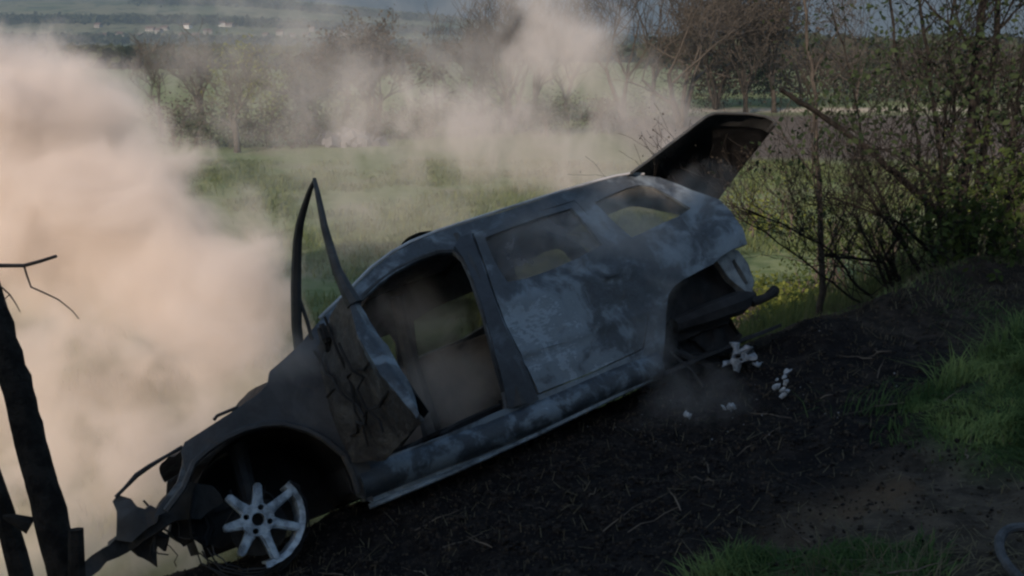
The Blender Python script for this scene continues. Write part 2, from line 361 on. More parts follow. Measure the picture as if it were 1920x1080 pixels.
# the body side: fender, sill, pillars, roof rail and rear quarter are one pressing; the front wing has its own skin
fenderline = .40
shell = panel('body_side', outer, [fopen, rdopen, qwin], M['side'], car, .028, 0., seed=1)
farhole = [(1.43, .97), (1.45, 1.22), (1.6, 1.26), (2.14, 1.32), (2.17, 1.08), (1.8, 1.0)]
ffopen = [(.62, .93), (.72, 1.05), (.90, 1.15), (1.26, 1.18), (1.29, 1.10), (1.26, .95), (1.0, .93)]
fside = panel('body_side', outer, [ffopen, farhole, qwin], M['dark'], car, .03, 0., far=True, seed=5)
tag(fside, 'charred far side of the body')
for nm, pl, mt_, far_s, yo in (('window_glass', [(1.49, 1.345), (1.465, 1.18), (1.465, 1.02), (1.60, 1.01), (1.78, 1.02), (1.98, 1.045), (2.175, 1.08), (2.17, 1.2), (2.15, 1.395), (1.9, 1.385), (1.7, 1.37)], 'glass', False, .012),
                               ('quarter_glass', [(2.305, 1.39), (2.45, 1.42), (2.60, 1.44), (2.73, 1.44), (2.79, 1.40), (2.88, 1.27), (2.935, 1.165), (2.66, 1.115), (2.40, 1.08), (2.35, 1.2)], 'glassq', False, .012),
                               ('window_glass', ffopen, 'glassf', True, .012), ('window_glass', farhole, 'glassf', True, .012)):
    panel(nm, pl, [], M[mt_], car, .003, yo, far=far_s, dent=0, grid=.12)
panel('far_door_trim', [(.52, .34), (.50, .9), (1.30, .92), (1.34, .95), (1.45, .96), (2.15, .98), (2.15, .5), (2.0, .36)], [], M['ashpanel'], car, .02, .045, far=True, dent=.01, grid=.07)
# front wing skin, charred darker than the rest
wing = [(-.40, .69), (-.375, .722), (-.24, .76), (-.12, .795), (.0, .835), (.055, .87), (.085, .925), (.16, .96), (.25, 1.005), (.33, 1.05), (.40, .98), (.40, .60), (.39, .30), (.36, .17), (.305, .22), (.305, .32), (.29, .43), (.225, .535), (.155, .605), (.06, .665), (-.03, .69), (-.12, .695), (-.20, .685), (-.29, .66), (-.365, .625), (-.41, .57)]
panel('front_wing', wing, [], M['fender'], car, .012, -.016, dent=.009, seed=2)
bm = bmesh.new(); ap = [(a, side(b) - .022, b) for a, b in [(.302, .24), (.302, .32), (.287, .43), (.222, .533), (.152, .603), (.06, .663), (-.03, .688), (-.12, .693), (-.20, .683), (-.29, .658), (-.365, .622), (-.435, .532), (-.53, .46)]]
tube(bm, ap, .016, 6); obj('wheel_arch_lip', bm, M['fender'], car)
# rear door
rd = [(1.402, .40), (1.362, .80), (1.366, .94), (1.415, 1.15), (1.46, 1.375), (1.7, 1.398), (2.19, 1.423), (2.222, 1.05), (2.285, .80), (2.248, .625), (2.11, .44), (1.75, .408)]
rd = [(a[0] + (min(rdopen, key=lambda b: (b[0] - a[0]) ** 2 + (b[1] - a[1]) ** 2)[0] - a[0]) * .6, a[1] + (min(rdopen, key=lambda b: (b[0] - a[0]) ** 2 + (b[1] - a[1]) ** 2)[1] - a[1]) * .6) for a in rd]
rw = [(1.50, 1.335), (1.475, 1.18), (1.475, 1.03), (1.60, 1.02), (1.78, 1.03), (1.98, 1.055), (2.165, 1.09), (2.16, 1.2), (2.14, 1.385), (1.9, 1.375), (1.7, 1.36)]
def doory(x, z):                             # shoulder crease, lower crease
    y = side(z); y -= .012 * math.exp(-((z - .615 - .0 * x) / .018) ** 2); y += .010 * math.exp(-((z - .58) / .03) ** 2); y -= .008 * math.exp(-((z - .9) / .04) ** 2)
    return y
rdo = panel('rear_door', rd, [rw], M['side'], car, .03, -.006, grid=.03, yfun=doory, dent=.008, seed=3)
bm = bmesh.new(); box(bm, (2.10, side(.86) - .022, .885), (.11, .022, .022)); bmesh.ops.bevel(bm, geom=bm.edges[:], offset=.010, segments=2, affect='EDGES'); obj('handle', bm, M['side'], rdo)
bm = bmesh.new(); tube(bm, [(1.44, -.004, .615), (1.7, -.005, .607), (1.95, -.005, .606), (2.13, -.004, .60)], .005, 6); obj('side_moulding', bm, M['side'], rdo)
# B pillar: charred outer face between the two doors
panel('door_pillar', [(1.19, .375), (1.205, .46), (1.22, .65), (1.255, .9), (1.295, 1.10), (1.31, 1.24), (1.30, 1.33), (1.36, 1.38), (1.43, 1.385), (1.39, 1.15), (1.345, .94), (1.335, .80), (1.36, .60), (1.38, .36), (1.28, .355)], [], M['pillar'], car, .01, -.010, seed=11)
bm = bmesh.new()
tube(bm, [(1.27, .06, .37), (1.28, .05, .6), (1.32, .06, .93), (1.35, .15, 1.2), (1.36, .25, 1.4)], [.075, .055, .04, .035, .04], 8); obj('door_pillar', bm, M['frame'], car)
bm = bmesh.new()
tube(bm, [(1.33, 1.68, .30), (1.35, 1.69, .6), (1.36, 1.67, .93), (1.36, 1.58, 1.2), (1.36, 1.49, 1.4)], [.09, .07, .06, .05, .05], 8); obj('door_pillar', bm, M['frame'], car)
# door opening rim
bm = bmesh.new(); rim = [(x, side(z) + .012, z) for x, z in [(.50, .99), (.58, 1.10), (.69, 1.185), (.80, 1.24), (.92, 1.285), (1.08, 1.32), (1.20, 1.33), (1.285, 1.31), (1.312, 1.24), (1.297, 1.10), (1.257, .9), (1.222, .65), (1.207, .46)]]
tube(bm, rim, .016, 6); obj('door_seal', bm, M['frame'], car)
# roof gutter, its light colour paints the highlight along the roofline
bm = bmesh.new(); tube(bm, [(x, side(z) + .01, z + .012) for x, z in roofline[4:18]], .009, 6); obj('roof_rail', bm, M['roof'], car)
# sill
bm = bmesh.new(); n = 30; rings = []
for i in range(n + 1):
    x = .33 + (2.2 - .33) * i / n; dz = .045 * sm(np.array([x]), 1.0, 2.2)[0]; j = .008 * noise.noise(Vector((x * 5, 0, 0)))
    rings.append([bm.verts.new((x, y + j, z + dz)) for y, z in ((.06, .185), (.02, .20), (-.010, .225), (-.022, .265), (-.014, .31), (.008, .34), (.06, .355), (.14, .335), (.14, .19))])
for a, b in zip(rings, rings[1:]):
    for k in range(9): bm.faces.new((a[k], a[(k + 1) % 9], b[(k + 1) % 9], b[k]))
bm.faces.new(rings[0]); bm.faces.new(rings[-1]); obj('sill', bm, M['sill'], car, 50)
bm = bmesh.new(); tube(bm, [(.34, .045, .155), (.8, .04, .165), (1.3, .035, .19), (1.7, .03, .22), (2.12, .03, .25)], .014, 6); obj('sill_seam', bm, M['edge'], car)
# roof skin, from gutter to gutter
bm = bmesh.new(); rl = [p for p in roofline if 1.0 < p[0] <= 2.85]; rows = []
for x, z in rl:
    row = []; y0 = side(z) + .015
    for k in range(15):
        u = k / 14; y = y0 + (WID - 2 * y0) * u; cr = .035 * (1 - (2 * u - 1) ** 2)
        row.append(bm.verts.new((x, y, z - .01 + cr * (.3 if x < 1.15 else 1) + .02 * noise.noise(Vector((x * 2, y * 2, 0))) * math.sin(u * math.pi))))
    rows.append(row)
for a, b in zip(rows, rows[1:]):
    for k in range(14): bm.faces.new((a[k], a[k + 1], b[k + 1], b[k]))
bmesh.ops.solidify(bm, geom=bm.faces[:], thickness=.015); obj('roof', bm, M['dark'], car)
# roof bows under the skin
for x, z in ((1.1, 1.39), (1.75, 1.45), (2.3, 1.48)):
    bm = bmesh.new(); tube(bm, [(x, .26, z), (x, .6, z + .03), (x, 1.1, z + .03), (x, 1.48, z)], .02, 6); obj('roof_bow', bm, M['black'], car)
# bonnet, cowl and firewall
bm = bmesh.new(); hl = [(-.40, .70), (-.24, .75), (-.12, .785), (.0, .825), (.09, .90)]; rows = []
for x, z in hl:
    rows.append([bm.verts.new((x - .05 * math.sin(math.pi * k / 10), .05 + (WID - .1) * k / 10, z - .004 + .045 * math.sin(math.pi * k / 10) - .03 * abs(noise.noise(Vector((x * 3, k * .6, 1)))))) for k in range(11)])
for a, b in zip(rows, rows[1:]):
    for k in range(10): bm.faces.new((a[k], a[k + 1], b[k + 1], b[k]))
bmesh.ops.solidify(bm, geom=bm.faces[:], thickness=.01); obj('bonnet', bm, M['fender'], car)
bm = bmesh.new(); box(bm, (.30, WID / 2, .58), (.03, WID - .12, .66)); box(bm, (.2, WID / 2, .87), (.22, WID - .16, .05)); obj('firewall', bm, M['black'], car)
bm = bmesh.new(); bmesh.ops.create_grid(bm, x_segments=26, y_segments=14, size=.5, matrix=Matrix.Translation((1.75, WID / 2, .235)) @ Matrix.Diagonal((2.9, WID - .12, 1, 1)))
for v in bm.verts: v.co.z += .02 * noise.noise(v.co * 4) + (.05 if abs(v.co.y - WID / 2) < .1 else 0) + .05 * float(sm(np.array([v.co.x]), 1.2, 3.0)[0])
bmesh.ops.solidify(bm, geom=bm.faces[:], thickness=.02); obj('floor_pan', bm, M['black'], car)
# front inner arch, strut tower and engine block
bm = bmesh.new(); rows = []
for k in range(15):
    a = math.pi * (-.06 + 1.12 * k / 14); rows.append([bm.verts.new((-.08 + .375 * math.cos(a), y, .30 + .375 * math.sin(a))) for y in (.03, .2, .42, .62)])
for a, b in zip(rows, rows[1:]):
    for k in range(3): bm.faces.new((a[k], a[k + 1], b[k + 1], b[k]))
bmesh.ops.solidify(bm, geom=bm.faces[:], thickness=.01); obj('arch_liner', bm, M['black'], car)
bm = bmesh.new(); box(bm, (-.02, .66, .42), (.72, .06, .46)); obj('inner_wing', bm, M['black'], car)
bm = bmesh.new()
for _ in range(30):
    c = Vector((rnd.uniform(-.25, .1), rnd.uniform(.75, 1.4), rnd.uniform(.25, .6))); box(bm, c, (rnd.uniform(.05, .22), rnd.uniform(.05, .3), rnd.uniform(.05, .2)), Matrix.Rotation(rnd.uniform(-.6, .6), 3, 'Y'))
bmesh.ops.bevel(bm, geom=bm.edges[:], offset=.008, segments=1, affect='EDGES'); obj('engine', bm, M['black'], car)
bm = bmesh.new(); tube(bm, [(-.12, .34, .66), (-.14, .28, .45), (-.16, .24, .30)], [.05, .045, .035], 10); tube(bm, [(-.16, .20, .25), (-.1, .6, .3)], .03, 8); obj('suspension_strut', bm, M['dark'], car)
bm = bmesh.new(); bmesh.ops.create_cone(bm, cap_ends=True, segments=32, radius1=.13, radius2=.13, depth=.02, matrix=Matrix.Translation((-.16, .14, .25)) @ Matrix.Rotation(R(90), 4, 'X')); obj('brake_disc', bm, M['dark'], car)
# nose: frame rail, headlamp bracket, thin edge of the bumper skin, hanging scraps
def flat(name, pts, y, th, mat, seed=0, d=.01, grid=.06):
    rj = random.Random(seed * 7 + len(pts)); pts = [(p[0] + rj.uniform(-1, 1) * .007, p[1] + rj.uniform(-1, 1) * .007) for p in smooth_loop(pts, .035)]
    return panel(name, pts, [], mat, car, th, 0, yfun=lambda x, z: y + .03 * noise.noise(Vector((x * 9, z * 9, seed))), dent=d, grid=grid, seed=seed)
flat('front_rail', [(-.93, .345), (-.86, .39), (-.78, .41), (-.72, .44), (-.60, .47), (-.50, .53), (-.41, .56), (-.30, .50), (-.28, .42), (-.40, .38), (-.52, .41), (-.60, .38), (-.72, .355), (-.80, .335), (-.88, .31), (-.94, .30)], .10, .07, M['dark'], 3)
flat('headlamp_bracket', [(-.715, .575), (-.70, .60), (-.655, .565), (-.635, .515), (-.60, .505), (-.575, .515), (-.55, .48), (-.57, .43), (-.70, .38), (-.745, .42), (-.73, .48)], .05, .05, M['fender'], 8)
flat('bumper_stub', [(-.70, .36), (-.60, .39), (-.55, .34), (-.575, .30), (-.60, .33), (-.63, .25), (-.67, .31)], .16, .05, M['black'], 4)
flat('bumper_stub', [(-.50, .42), (-.36, .40), (-.34, .33), (-.40, .25), (-.45, .31), (-.49, .28), (-.53, .36)], .20, .06, M['black'], 6)
flat('crash_plate', [(-.44, .44), (-.30, .47), (-.24, .40), (-.25, .24), (-.33, .22), (-.42, .28)], .30, .03, M['gate'], 6)
bm = bmesh.new(); tube(bm, [(-.705, .03, .59), (-.66, .03, .615), (-.60, .03, .652), (-.54, .03, .672), (-.46, .03, .692), (-.385, .03, .71)], [.008, .008, .012, .011, .008, .009], 6); obj('bumper_edge', bm, M['dark'], car)
bm = bmesh.new(); tube(bm, [(-.22, .05, .785), (-.20, .05, .80), (-.10, .05, .81)], .008, 6); obj('bonnet_hinge', bm, M['dark'], car)

bm = bmesh.new(); rw_ = random.Random(12)
for _ in range(16):
    a = Vector((rw_.uniform(-.62, -.05), rw_.uniform(.04, .3), rw_.uniform(.35, .55))); b = a + Vector((rw_.uniform(-.12, .12), rw_.uniform(-.02, .08), rw_.uniform(-.22, -.05))); mid = a.lerp(b, .5) + Vector((rw_.uniform(-.06, .06), 0, -.03))
    tube(bm, [a, a.lerp(mid, .5) + Vector((.01, 0, 0)), mid, mid.lerp(b, .5) - Vector((.012, 0, 0)), b], rw_.uniform(.0025, .006), 5)
obj('hanging_wires', bm, M['dark'], car)
# front alloy wheel: seven spokes, a third of the rim left
wh = empty('front_wheel', (-.175, -.005, .285), car)
def wheelmesh(ang0, ring, spokes, rr=.205, fat=1.0):
    bm = bmesh.new()
    def ext(poly, y0, y1):
        a = [bm.verts.new((x, y0, z)) for x, z in poly]; b = [bm.verts.new((x, y1, z)) for x, z in poly]; n_ = len(poly)
        bm.faces.new(a); bm.faces.new(b[::-1])
        for i in range(n_): bm.faces.new((a[i], b[i], b[(i + 1) % n_], a[(i + 1) % n_]))
    for k in spokes:
        a = R(ang0 + k * 360 / 7); c, s = math.cos(a), math.sin(a); inr = ring and ring[0] - 3 <= (ang0 + k * 360 / 7 - ring[0]) % 360 + ring[0] <= ring[1] + 3
        L = rr - .008 if inr else rr * (.80 + .06 * math.sin(k * 2.3))
        w0, w1 = .027 * fat, .0185 * fat
        # each spoke has a raised spine: two stacked outlines
        for (ws, y0, y1) in ((1.0, .0, .03), (.6, -.010, .002)):
            pl = [(.066, w0 * ws), (.10, w1 * 1.15 * ws), (L - .01, w1 * ws * .95), (L, w1 * ws * .6), (L, -w1 * ws * .5), (L - .012, -w1 * ws), (.10, -w1 * 1.15 * ws), (.066, -w0 * ws)]
            ext([(u * c - v * s, u * s + v * c) for u, v in pl], y0, y1)
    # hub plate with centre bore and four bolt holes
    bmh = bmesh.new(); edges = []
    def circ(cx, cz, r, n_): 
        vs = [bmh.verts.new((cx + r * math.cos(2 * math.pi * i / n_), -.013, cz + r * math.sin(2 * math.pi * i / n_))) for i in range(n_)]
        edges.extend([bmh.edges.new((vs[i], vs[(i + 1) % n_])) for i in range(n_)])
    circ(0, 0, .074, 40); circ(0, 0, .029, 20)
    for k in range(4):
        a = R(ang0 - 12 + 90 * k); circ(.054 * math.cos(a), .054 * math.sin(a), .0135, 12)
    bmesh.ops.triangle_fill(bmh, use_beauty=True, edges=edges); bmesh.ops.solidify(bmh, geom=bmh.faces[:], thickness=.035)
    tm = bpy.data.meshes.new('t'); bmh.to_mesh(tm); bmh.free(); bm.from_mesh(tm); bpy.data.meshes.remove(tm)
    if ring:
        n_ = 36; prof = [(rr - .014, .0), (rr + .012, -.006), (rr + .014, .008), (rr - .004, .022), (rr - .012, .09), (rr - .022, .09), (rr - .020, .02)]; prev = None; first = None
        for i in range(n_ + 1):
            a = R(ring[0] + (ring[1] - ring[0]) * i / n_); j = 1 + .02 * noise.noise(Vector((i * .4, 0, 0)))
            cur = [bm.verts.new((r_ * j * math.cos(a), y, r_ * j * math.sin(a))) for r_, y in prof]
            if prev:
                for k in range(len(prof)): bm.faces.new((prev[k], prev[(k + 1) % 7], cur[(k + 1) % 7], cur[k]))
            else: bm.faces.new(cur)
            prev = cur
        bm.faces.new(prev)
    return bm
bm = wheelmesh(72, (-97, 32), range(7)); bmesh.ops.recalc_face_normals(bm, faces=bm.faces)
bmesh.ops.scale(bm, verts=bm.verts, vec=(1, 1, 1)); o = obj('rim', bm, M['alloy'], wh, 30)
bm = bmesh.new(); bmesh.ops.create_cone(bm, cap_ends=True, segments=32, radius1=.07, radius2=.06, depth=.08, matrix=Matrix.Translation((0, .07, 0)) @ Matrix.Rotation(R(90), 4, 'X')); obj('hub', bm, M['black'], wh)
bm = bmesh.new()
for k in range(5):
    rr_ = .225 + .012 * k; tube(bm, [(rr_ * math.cos(R(a)) + rnd.uniform(-.01, .01), .03 + .03 * k + rnd.uniform(-.015, .015), rr_ * math.sin(R(a)) * .95) for a in range(-170, 40, 10)], .0035, 4)
obj('tyre_cord', bm, M['dark'], wh)
wh.rotation_euler = (R(-2), 0, R(4))

# open front door
fd = empty('front_door', (0, 0, 0), car)
O = [(0.30, .013, .387), (.281, .04, .637), (.309, .047, .851), (.33, .04, .97), (.384, -.113, 1.042), (.416, -.367, 1.099), (.436, -.433, 1.095), (.40, -.50, .88), (.40, -.62, .68), (.455, -.735, .445), (.458, -.735, .425), (.43, -.45, .38), (.414, -.241, .334)]
def lerp3(pts, m):
    out = []
    for i in range(len(pts)):
        a, b = Vector(pts[i]), Vector(pts[(i + 1) % len(pts)])
        for j in range(m): out.append(a.lerp(b, j / m))
    return out
bm = bmesh.new(); lp = lerp3(O, 4); vs = [bm.verts.new(p) for p in lp]
ed = [bm.edges.new((vs[i], vs[(i + 1) % len(vs)])) for i in range(len(vs))]
bmesh.ops.triangle_fill(bm, use_beauty=True, edges=ed, normal=(1, .2, 0))
for ax, ks in ((1, np.arange(-.7, .05, .05)), (2, np.arange(.36, 1.09, .05))):
    for k in ks:
        co = [0, 0, 0]; no = [0, 0, 0]; co[ax] = k; no[ax] = 1
        bmesh.ops.bisect_plane(bm, geom=bm.verts[:] + bm.edges[:] + bm.faces[:], plane_co=co, plane_no=no)
for v in bm.verts: v.co.x += .02 * noise.noise(v.co * 4) + .012 * noise.noise(v.co * 11)
bmesh.ops.solidify(bm, geom=bm.faces[:], thickness=-.02)
obj('door_skin', bm, M['door'], fd, 45)
# latch edge of the door
bm = bmesh.new(); ein = [(.436, -.433, 1.12), (.42, -.46, 1.0), (.40, -.50, .88), (.40, -.56, .78), (.40, -.62, .68), (.43, -.68, .56), (.455, -.735, .445)]
wd = [.02, .055, .085, .10, .095, .07, .02]; rows = []
for (x, y, z), wv in zip(ein, wd):
    rows.append([bm.verts.new((x - .004, y - .004, z)), bm.verts.new((x + wv * .5, y + .012 - .02, z + .015)), bm.verts.new((x + wv, y + .02, z + .02)), bm.verts.new((x + wv, y + .06, z + .02)), bm.verts.new((x, y + .05, z))])
for a, b in zip(rows, rows[1:]):
    for k in range(5): bm.faces.new((a[k], a[(k + 1) % 5], b[(k + 1) % 5], b[k]))
bm.faces.new(rows[0]); bm.faces.new(rows[-1]); bmesh.ops.subdivide_edges(bm, edges=bm.edges[:], cuts=2, use_grid_fill=True)
for v in bm.verts: v.co += Vector((1, .5, 0)) * .008 * noise.noise(v.co * 18)
obj('latch_edge', bm, M['sill'], fd, 40)
bm = bmesh.new(); ip = [(x + .10, y + .05, z) for x, y, z in [(.30, .0, .42), (.32, .02, .95), (.41, -.36, 1.07), (.40, -.50, .88), (.40, -.60, .68), (.44, -.70, .46), (.42, -.24, .37)]]
bm.faces.new([bm.verts.new(p) for p in ip]); bmesh.ops.solidify(bm, geom=bm.faces[:], thickness=.015); obj('inner_panel', bm, M['black'], fd)
bm = bmesh.new()
tube(bm, [(.265, .07, .90), (.265, .095, .974), (.288, .061, 1.115), (.327, -.01, 1.284), (.355, -.06, 1.39), (.38, -.127, 1.488), (.40, -.20, 1.55), (.426, -.283, 1.602), (.45, -.37, 1.645), (.467, -.428, 1.666)], [.024, .026, .027, .027, .025, .023, .020, .017, .013, .009], 8)
tube(bm, [(.467, -.428, 1.672), (.455, -.442, 1.60), (.444, -.451, 1.531), (.433, -.442, 1.43), (.43, -.437, 1.351), (.427, -.427, 1.22), (.44, -.43, 1.11), (.45, -.44, 1.04)], [.009, .013, .015, .018, .020, .024, .034, .04], 8)
obj('window_frame', bm, M['frame'], fd)
bm = bmesh.new(); tube(bm, [(.327, -.005, 1.256), (.338, .034, 1.122), (.335, .059, .96)], .010, 6); obj('quarter_bar', bm, M['frame'], fd)
bm = bmesh.new(); box(bm, (.37, -.10, .97), (.06, .10, .12), Matrix.Rotation(.4, 3, 'X')); box(bm, (.35, -.16, 1.0), (.05, .06, .09)); bmesh.ops.bevel(bm, geom=bm.edges[:], offset=.015, segments=2, affect='EDGES'); obj('mirror_stub', bm, M['black'], fd)
bm = bmesh.new()
for a, b in (((.33, -.03, .95), (.37, -.35, .55)), ((.32, -.02, .72), (.41, -.55, .75)), ((.36, -.30, 1.05), (.37, -.25, .42)), ((.35, -.1, .5), (.43, -.62, .6)), ((.36, -.38, .9), (.40, -.45, .45))):
    tube(bm, [p - Vector((.022, 0, 0)) for p in wiggle(a, b, 7, .03)], .007, 5)
obj('melted_trim', bm, M['black'], fd)

# raised tailgate
N = [(2.67, .22, 1.515), (2.78, .22, 1.552), (2.88, .22, 1.585), (3.05, .22, 1.645), (3.21, .22, 1.70), (3.35, .22, 1.75), (3.45, .22, 1.783), (3.52, .22, 1.79), (3.60, .22, 1.778), (3.70, .22, 1.757), (3.82, .22, 1.735), (3.94, .22, 1.695), (4.0, .22, 1.65), (4.01, .22, 1.625)]
tg = empty('tailgate', (0, 0, 0), car); nn = len(N); KW = 16
def tgp(i, k, off=0.):
    t_ = i / (nn - 1); u = k / KW; x, y, z = N[i]; tl = (x - 2.67) / 1.34
    yf_ = 1.46 - .10 * tl; y_ = .22 + (yf_ - .22) * u
    return Vector((x - .05 * u * tl + .03 * math.sin(u * math.pi) * tl, y_, z - .36 * tl * u + .03 * math.sin(u * math.pi) + off - .0))
def tgmesh(test, th, off, mat, name):
    bm = bmesh.new(); g = {}
    for i in range(nn - 1):
        for k in range(KW):
            if not test(i, k): continue
            q = []
            for a, b in ((i, k), (i + 1, k), (i + 1, k + 1), (i, k + 1)):
                if (a, b) not in g: g[(a, b)] = bm.verts.new(tgp(a, b, off))
                q.append(g[(a, b)])
            bm.faces.new(q)
    bmesh.ops.solidify(bm, geom=bm.faces[:], thickness=th); return obj(name, bm, mat, tg, 40)
tgmesh(lambda i, k: True, .03, 0, M['gate'], 'outer_skin')
tgmesh(lambda i, k: 6 <= i <= 11 and 1 <= k <= 14, .02, -.05, M['black'], 'inner_panel')
bm = bmesh.new(); tube(bm, [Vector(p) + Vector((0, -.005, 0)) for p in N], .010, 6); obj('edge_flange', bm, M['gate'], tg)
bm = bmesh.new(); tube(bm, [tgp(nn - 1, k) for k in range(KW + 1)], .02, 6); obj('edge_flange', bm, M['frame'], tg)

# rear end: inner quarter, lamp housing, crossmember, tow stub, exhaust
flat('rear_inner_panel', [(2.15, .28), (2.35, .66), (2.5, .76), (2.9, .84), (3.13, .85), (3.14, .70), (3.11, .56), (3.02, .50), (2.92, .40), (2.7, .41), (2.53, .40), (2.45, .30)], .20, .04, M['black'], 3, .02)
bm = bmesh.new(); rows = []
for k in range(12):
    a = math.pi * (-.02 + 1.0 * k / 11); rows.append([bm.verts.new((2.63 + .36 * math.cos(a), y, .34 + .36 * math.sin(a))) for y in (.22, .4, .6)])
for a, b in zip(rows, rows[1:]):
    for k in range(2): bm.faces.new((a[k], a[k + 1], b[k + 1], b[k]))
bmesh.ops.solidify(bm, geom=bm.faces[:], thickness=.01); obj('arch_liner', bm, M['black'], car)
lh = panel('lamp_housing', [(2.93, .80), (3.0, .83), (3.10, .835), (3.145, .82), (3.19, .72), (3.185, .60), (3.12, .535), (3.05, .56), (2.98, .66)], [[(3.045, .76), (3.075, .775), (3.10, .70), (3.12, .60), (3.085, .59), (3.06, .67)]], M['lamp'], car, .05, .05, yfun=lambda x, z: .03 + .25 * max(0, x - 3.05), grid=.05, seed=9)
bm = bmesh.new(); tube(bm, [(2.5, .16, .50), (2.75, .12, .50), (2.98, .10, .50), (3.14, .16, .52)], [.05, .07, .075, .05], 8); obj('rear_chassis_leg', bm, M['black'], car)
bm = bmesh.new(); tube(bm, [(3.10, .3, .52), (3.14, .8, .52), (3.10, 1.5, .52)], .06, 8); obj('rear_crossmember', bm, M['black'], car)
bm = bmesh.new(); tube(bm, [(3.08, .10, .475), (3.18, .07, .475), (3.235, .05, .49), (3.262, .05, .505)], [.03, .026, .036, .03], 10); obj('towing_stub', bm, M['black'], car)
bm = bmesh.new(); tube(bm, [(2.55, .3, .35), (2.7, .3, .2), (2.95, .28, .16), (3.05, .3, .20)], .03, 8); tube(bm, [(2.45, .2, .36), (2.62, .14, .2), (2.70, .12, .08)], .022, 8); tube(bm, [(2.7, .35, .34), (2.86, .3, .25), (2.9, .25, .1)], [.04, .05, .03], 8); obj('rear_suspension', bm, M['black'], car)
bm = bmesh.new(); box(bm, (2.75, WID / 2, .62), (.9, WID - .5, .03)); box(bm, (2.75, .36, .68), (.85, .04, .4)); box(bm, (2.75, 1.45, .68), (.85, .04, .4)); obj('boot_floor', bm, M['black'], car)
# scorched axle, spring and drum filling the rear arch down to the ground
bm = bmesh.new(); bmesh.ops.create_cone(bm, cap_ends=True, segments=28, radius1=.17, radius2=.15, depth=.10, matrix=Matrix.Translation((2.60, .22, .14)) @ Matrix.Rotation(R(90), 4, 'X'))
for v in bm.verts: v.co += v.co.normalized() * .02 * noise.noise(v.co * 14)
obj('brake_drum', bm, M['black'], car)
flat('arch_shield', [(2.22, .30), (2.34, .60), (2.55, .66), (2.80, .50), (2.86, .20), (2.78, -.10), (2.5, -.18), (2.30, .02)], .30, .05, M['black'], 5, .03)
flat('torn_bumper_mount', [(2.66, .40), (2.98, .42), (3.02, .30), (2.94, .24), (2.90, .12), (2.80, .18), (2.72, .30)], .26, .04, M['black'], 12, .03)
bm = bmesh.new(); tube(bm, [(2.32, .05, .36), (2.42, .06, .22), (2.50, .1, .05)], .010, 5); obj('rusty_brake_line', bm, M['door'], car)
bm = bmesh.new(); g = [[bm.verts.new((1.20 + .055 * i, .45 + .07 * k, 1.51 + .05 * math.sin(math.pi * min(1, (i + 1) / 4)) * math.sin(math.pi * (k + 1) / 7))) for k in range(6)] for i in range(4)]
for a, b in zip(g, g[1:]):
    for k in range(5): bm.faces.new((a[k], a[k + 1], b[k + 1], b[k]))
bmesh.ops.solidify(bm, geom=bm.faces[:], thickness=.02); obj('sunroof_lid', bm, M['frame'], car)
# cabin: seat frames, dash beam, steering wheel
for y in (.38, 1.05):
    s = bmesh.new(); tube(s, [(.92, y, .30), (.94, y, .36), (1.05, y, .38), (1.32, y, .40)], .025, 6); tube(s, [(.92, y + .36, .30), (.94, y + .36, .36), (1.32, y + .36, .40)], .025, 6)
    for k in range(4): tube(s, [(.97 + .1 * k, y, .375), (.97 + .1 * k, y + .36, .375)], .014, 5)
    box(s, (1.12, y + .18, .385), (.38, .34, .02)); obj('seat_frame', s, M['black'], car)
s = bmesh.new(); box(s, (2.05, WID / 2, .45), (.45, 1.3, .05))
for k in range(7): tube(s, [(2.25, .3 + .19 * k, .45), (2.34, .3 + .19 * k, .85)], .013, 5)
tube(s, [(2.34, .3, .85), (2.34, 1.44, .85)], .015, 6); obj('rear_seat_frame', s, M['black'], car)
bm = bmesh.new(); tube(bm, [(.45, .12, .86), (.47, .6, .84), (.45, 1.1, .85), (.45, 1.62, .86)], .03, 8); obj('dash_beam', bm, M['black'], car)
bm = bmesh.new(); tube(bm, [(.66 + .10 * math.cos(a) * .4, .47 + .17 * math.sin(a), .84 + .17 * math.cos(a)) for a in np.linspace(0, 2 * math.pi, 25)], .012, 6, False); tube(bm, [(.45, .47, .74), (.64, .47, .83)], .02, 6); obj('steering_wheel', bm, M['black'], car)
# ------------------------------------------------------------------ vegetation
def leaves(P, size, rg, tilt=1.0, asp=1.6):
    """rhombic leaves at points P: returns V, F(4)"""
    n = len(P); a = rg.normal(size=(n, 3)); a[:, 2] *= tilt; a /= np.linalg.norm(a, axis=1)[:, None]
    b = rg.normal(size=(n, 3)); b -= a * (a * b).sum(1)[:, None]; b /= np.linalg.norm(b, axis=1)[:, None]
    s = (size * rg.uniform(.6, 1.35, n))[:, None]
    V = np.stack([P - a * s * asp * .5, P + b * s * .5, P + a * s * asp * .5, P - b * s * .5], 1).reshape(-1, 3)
    return V, np.arange(4 * n).reshape(n, 4)
def leafobj(name, P, size, mat, rg, parent=None, tint=None, **k):
    V, Fq = leaves(P, size, rg, **k)
    tn = rg.uniform(0, 1, len(P)) if tint is None else tint
    return npmesh(name, V, Fq, M[mat], parent, col={'tint': np.repeat(tn, 4)})
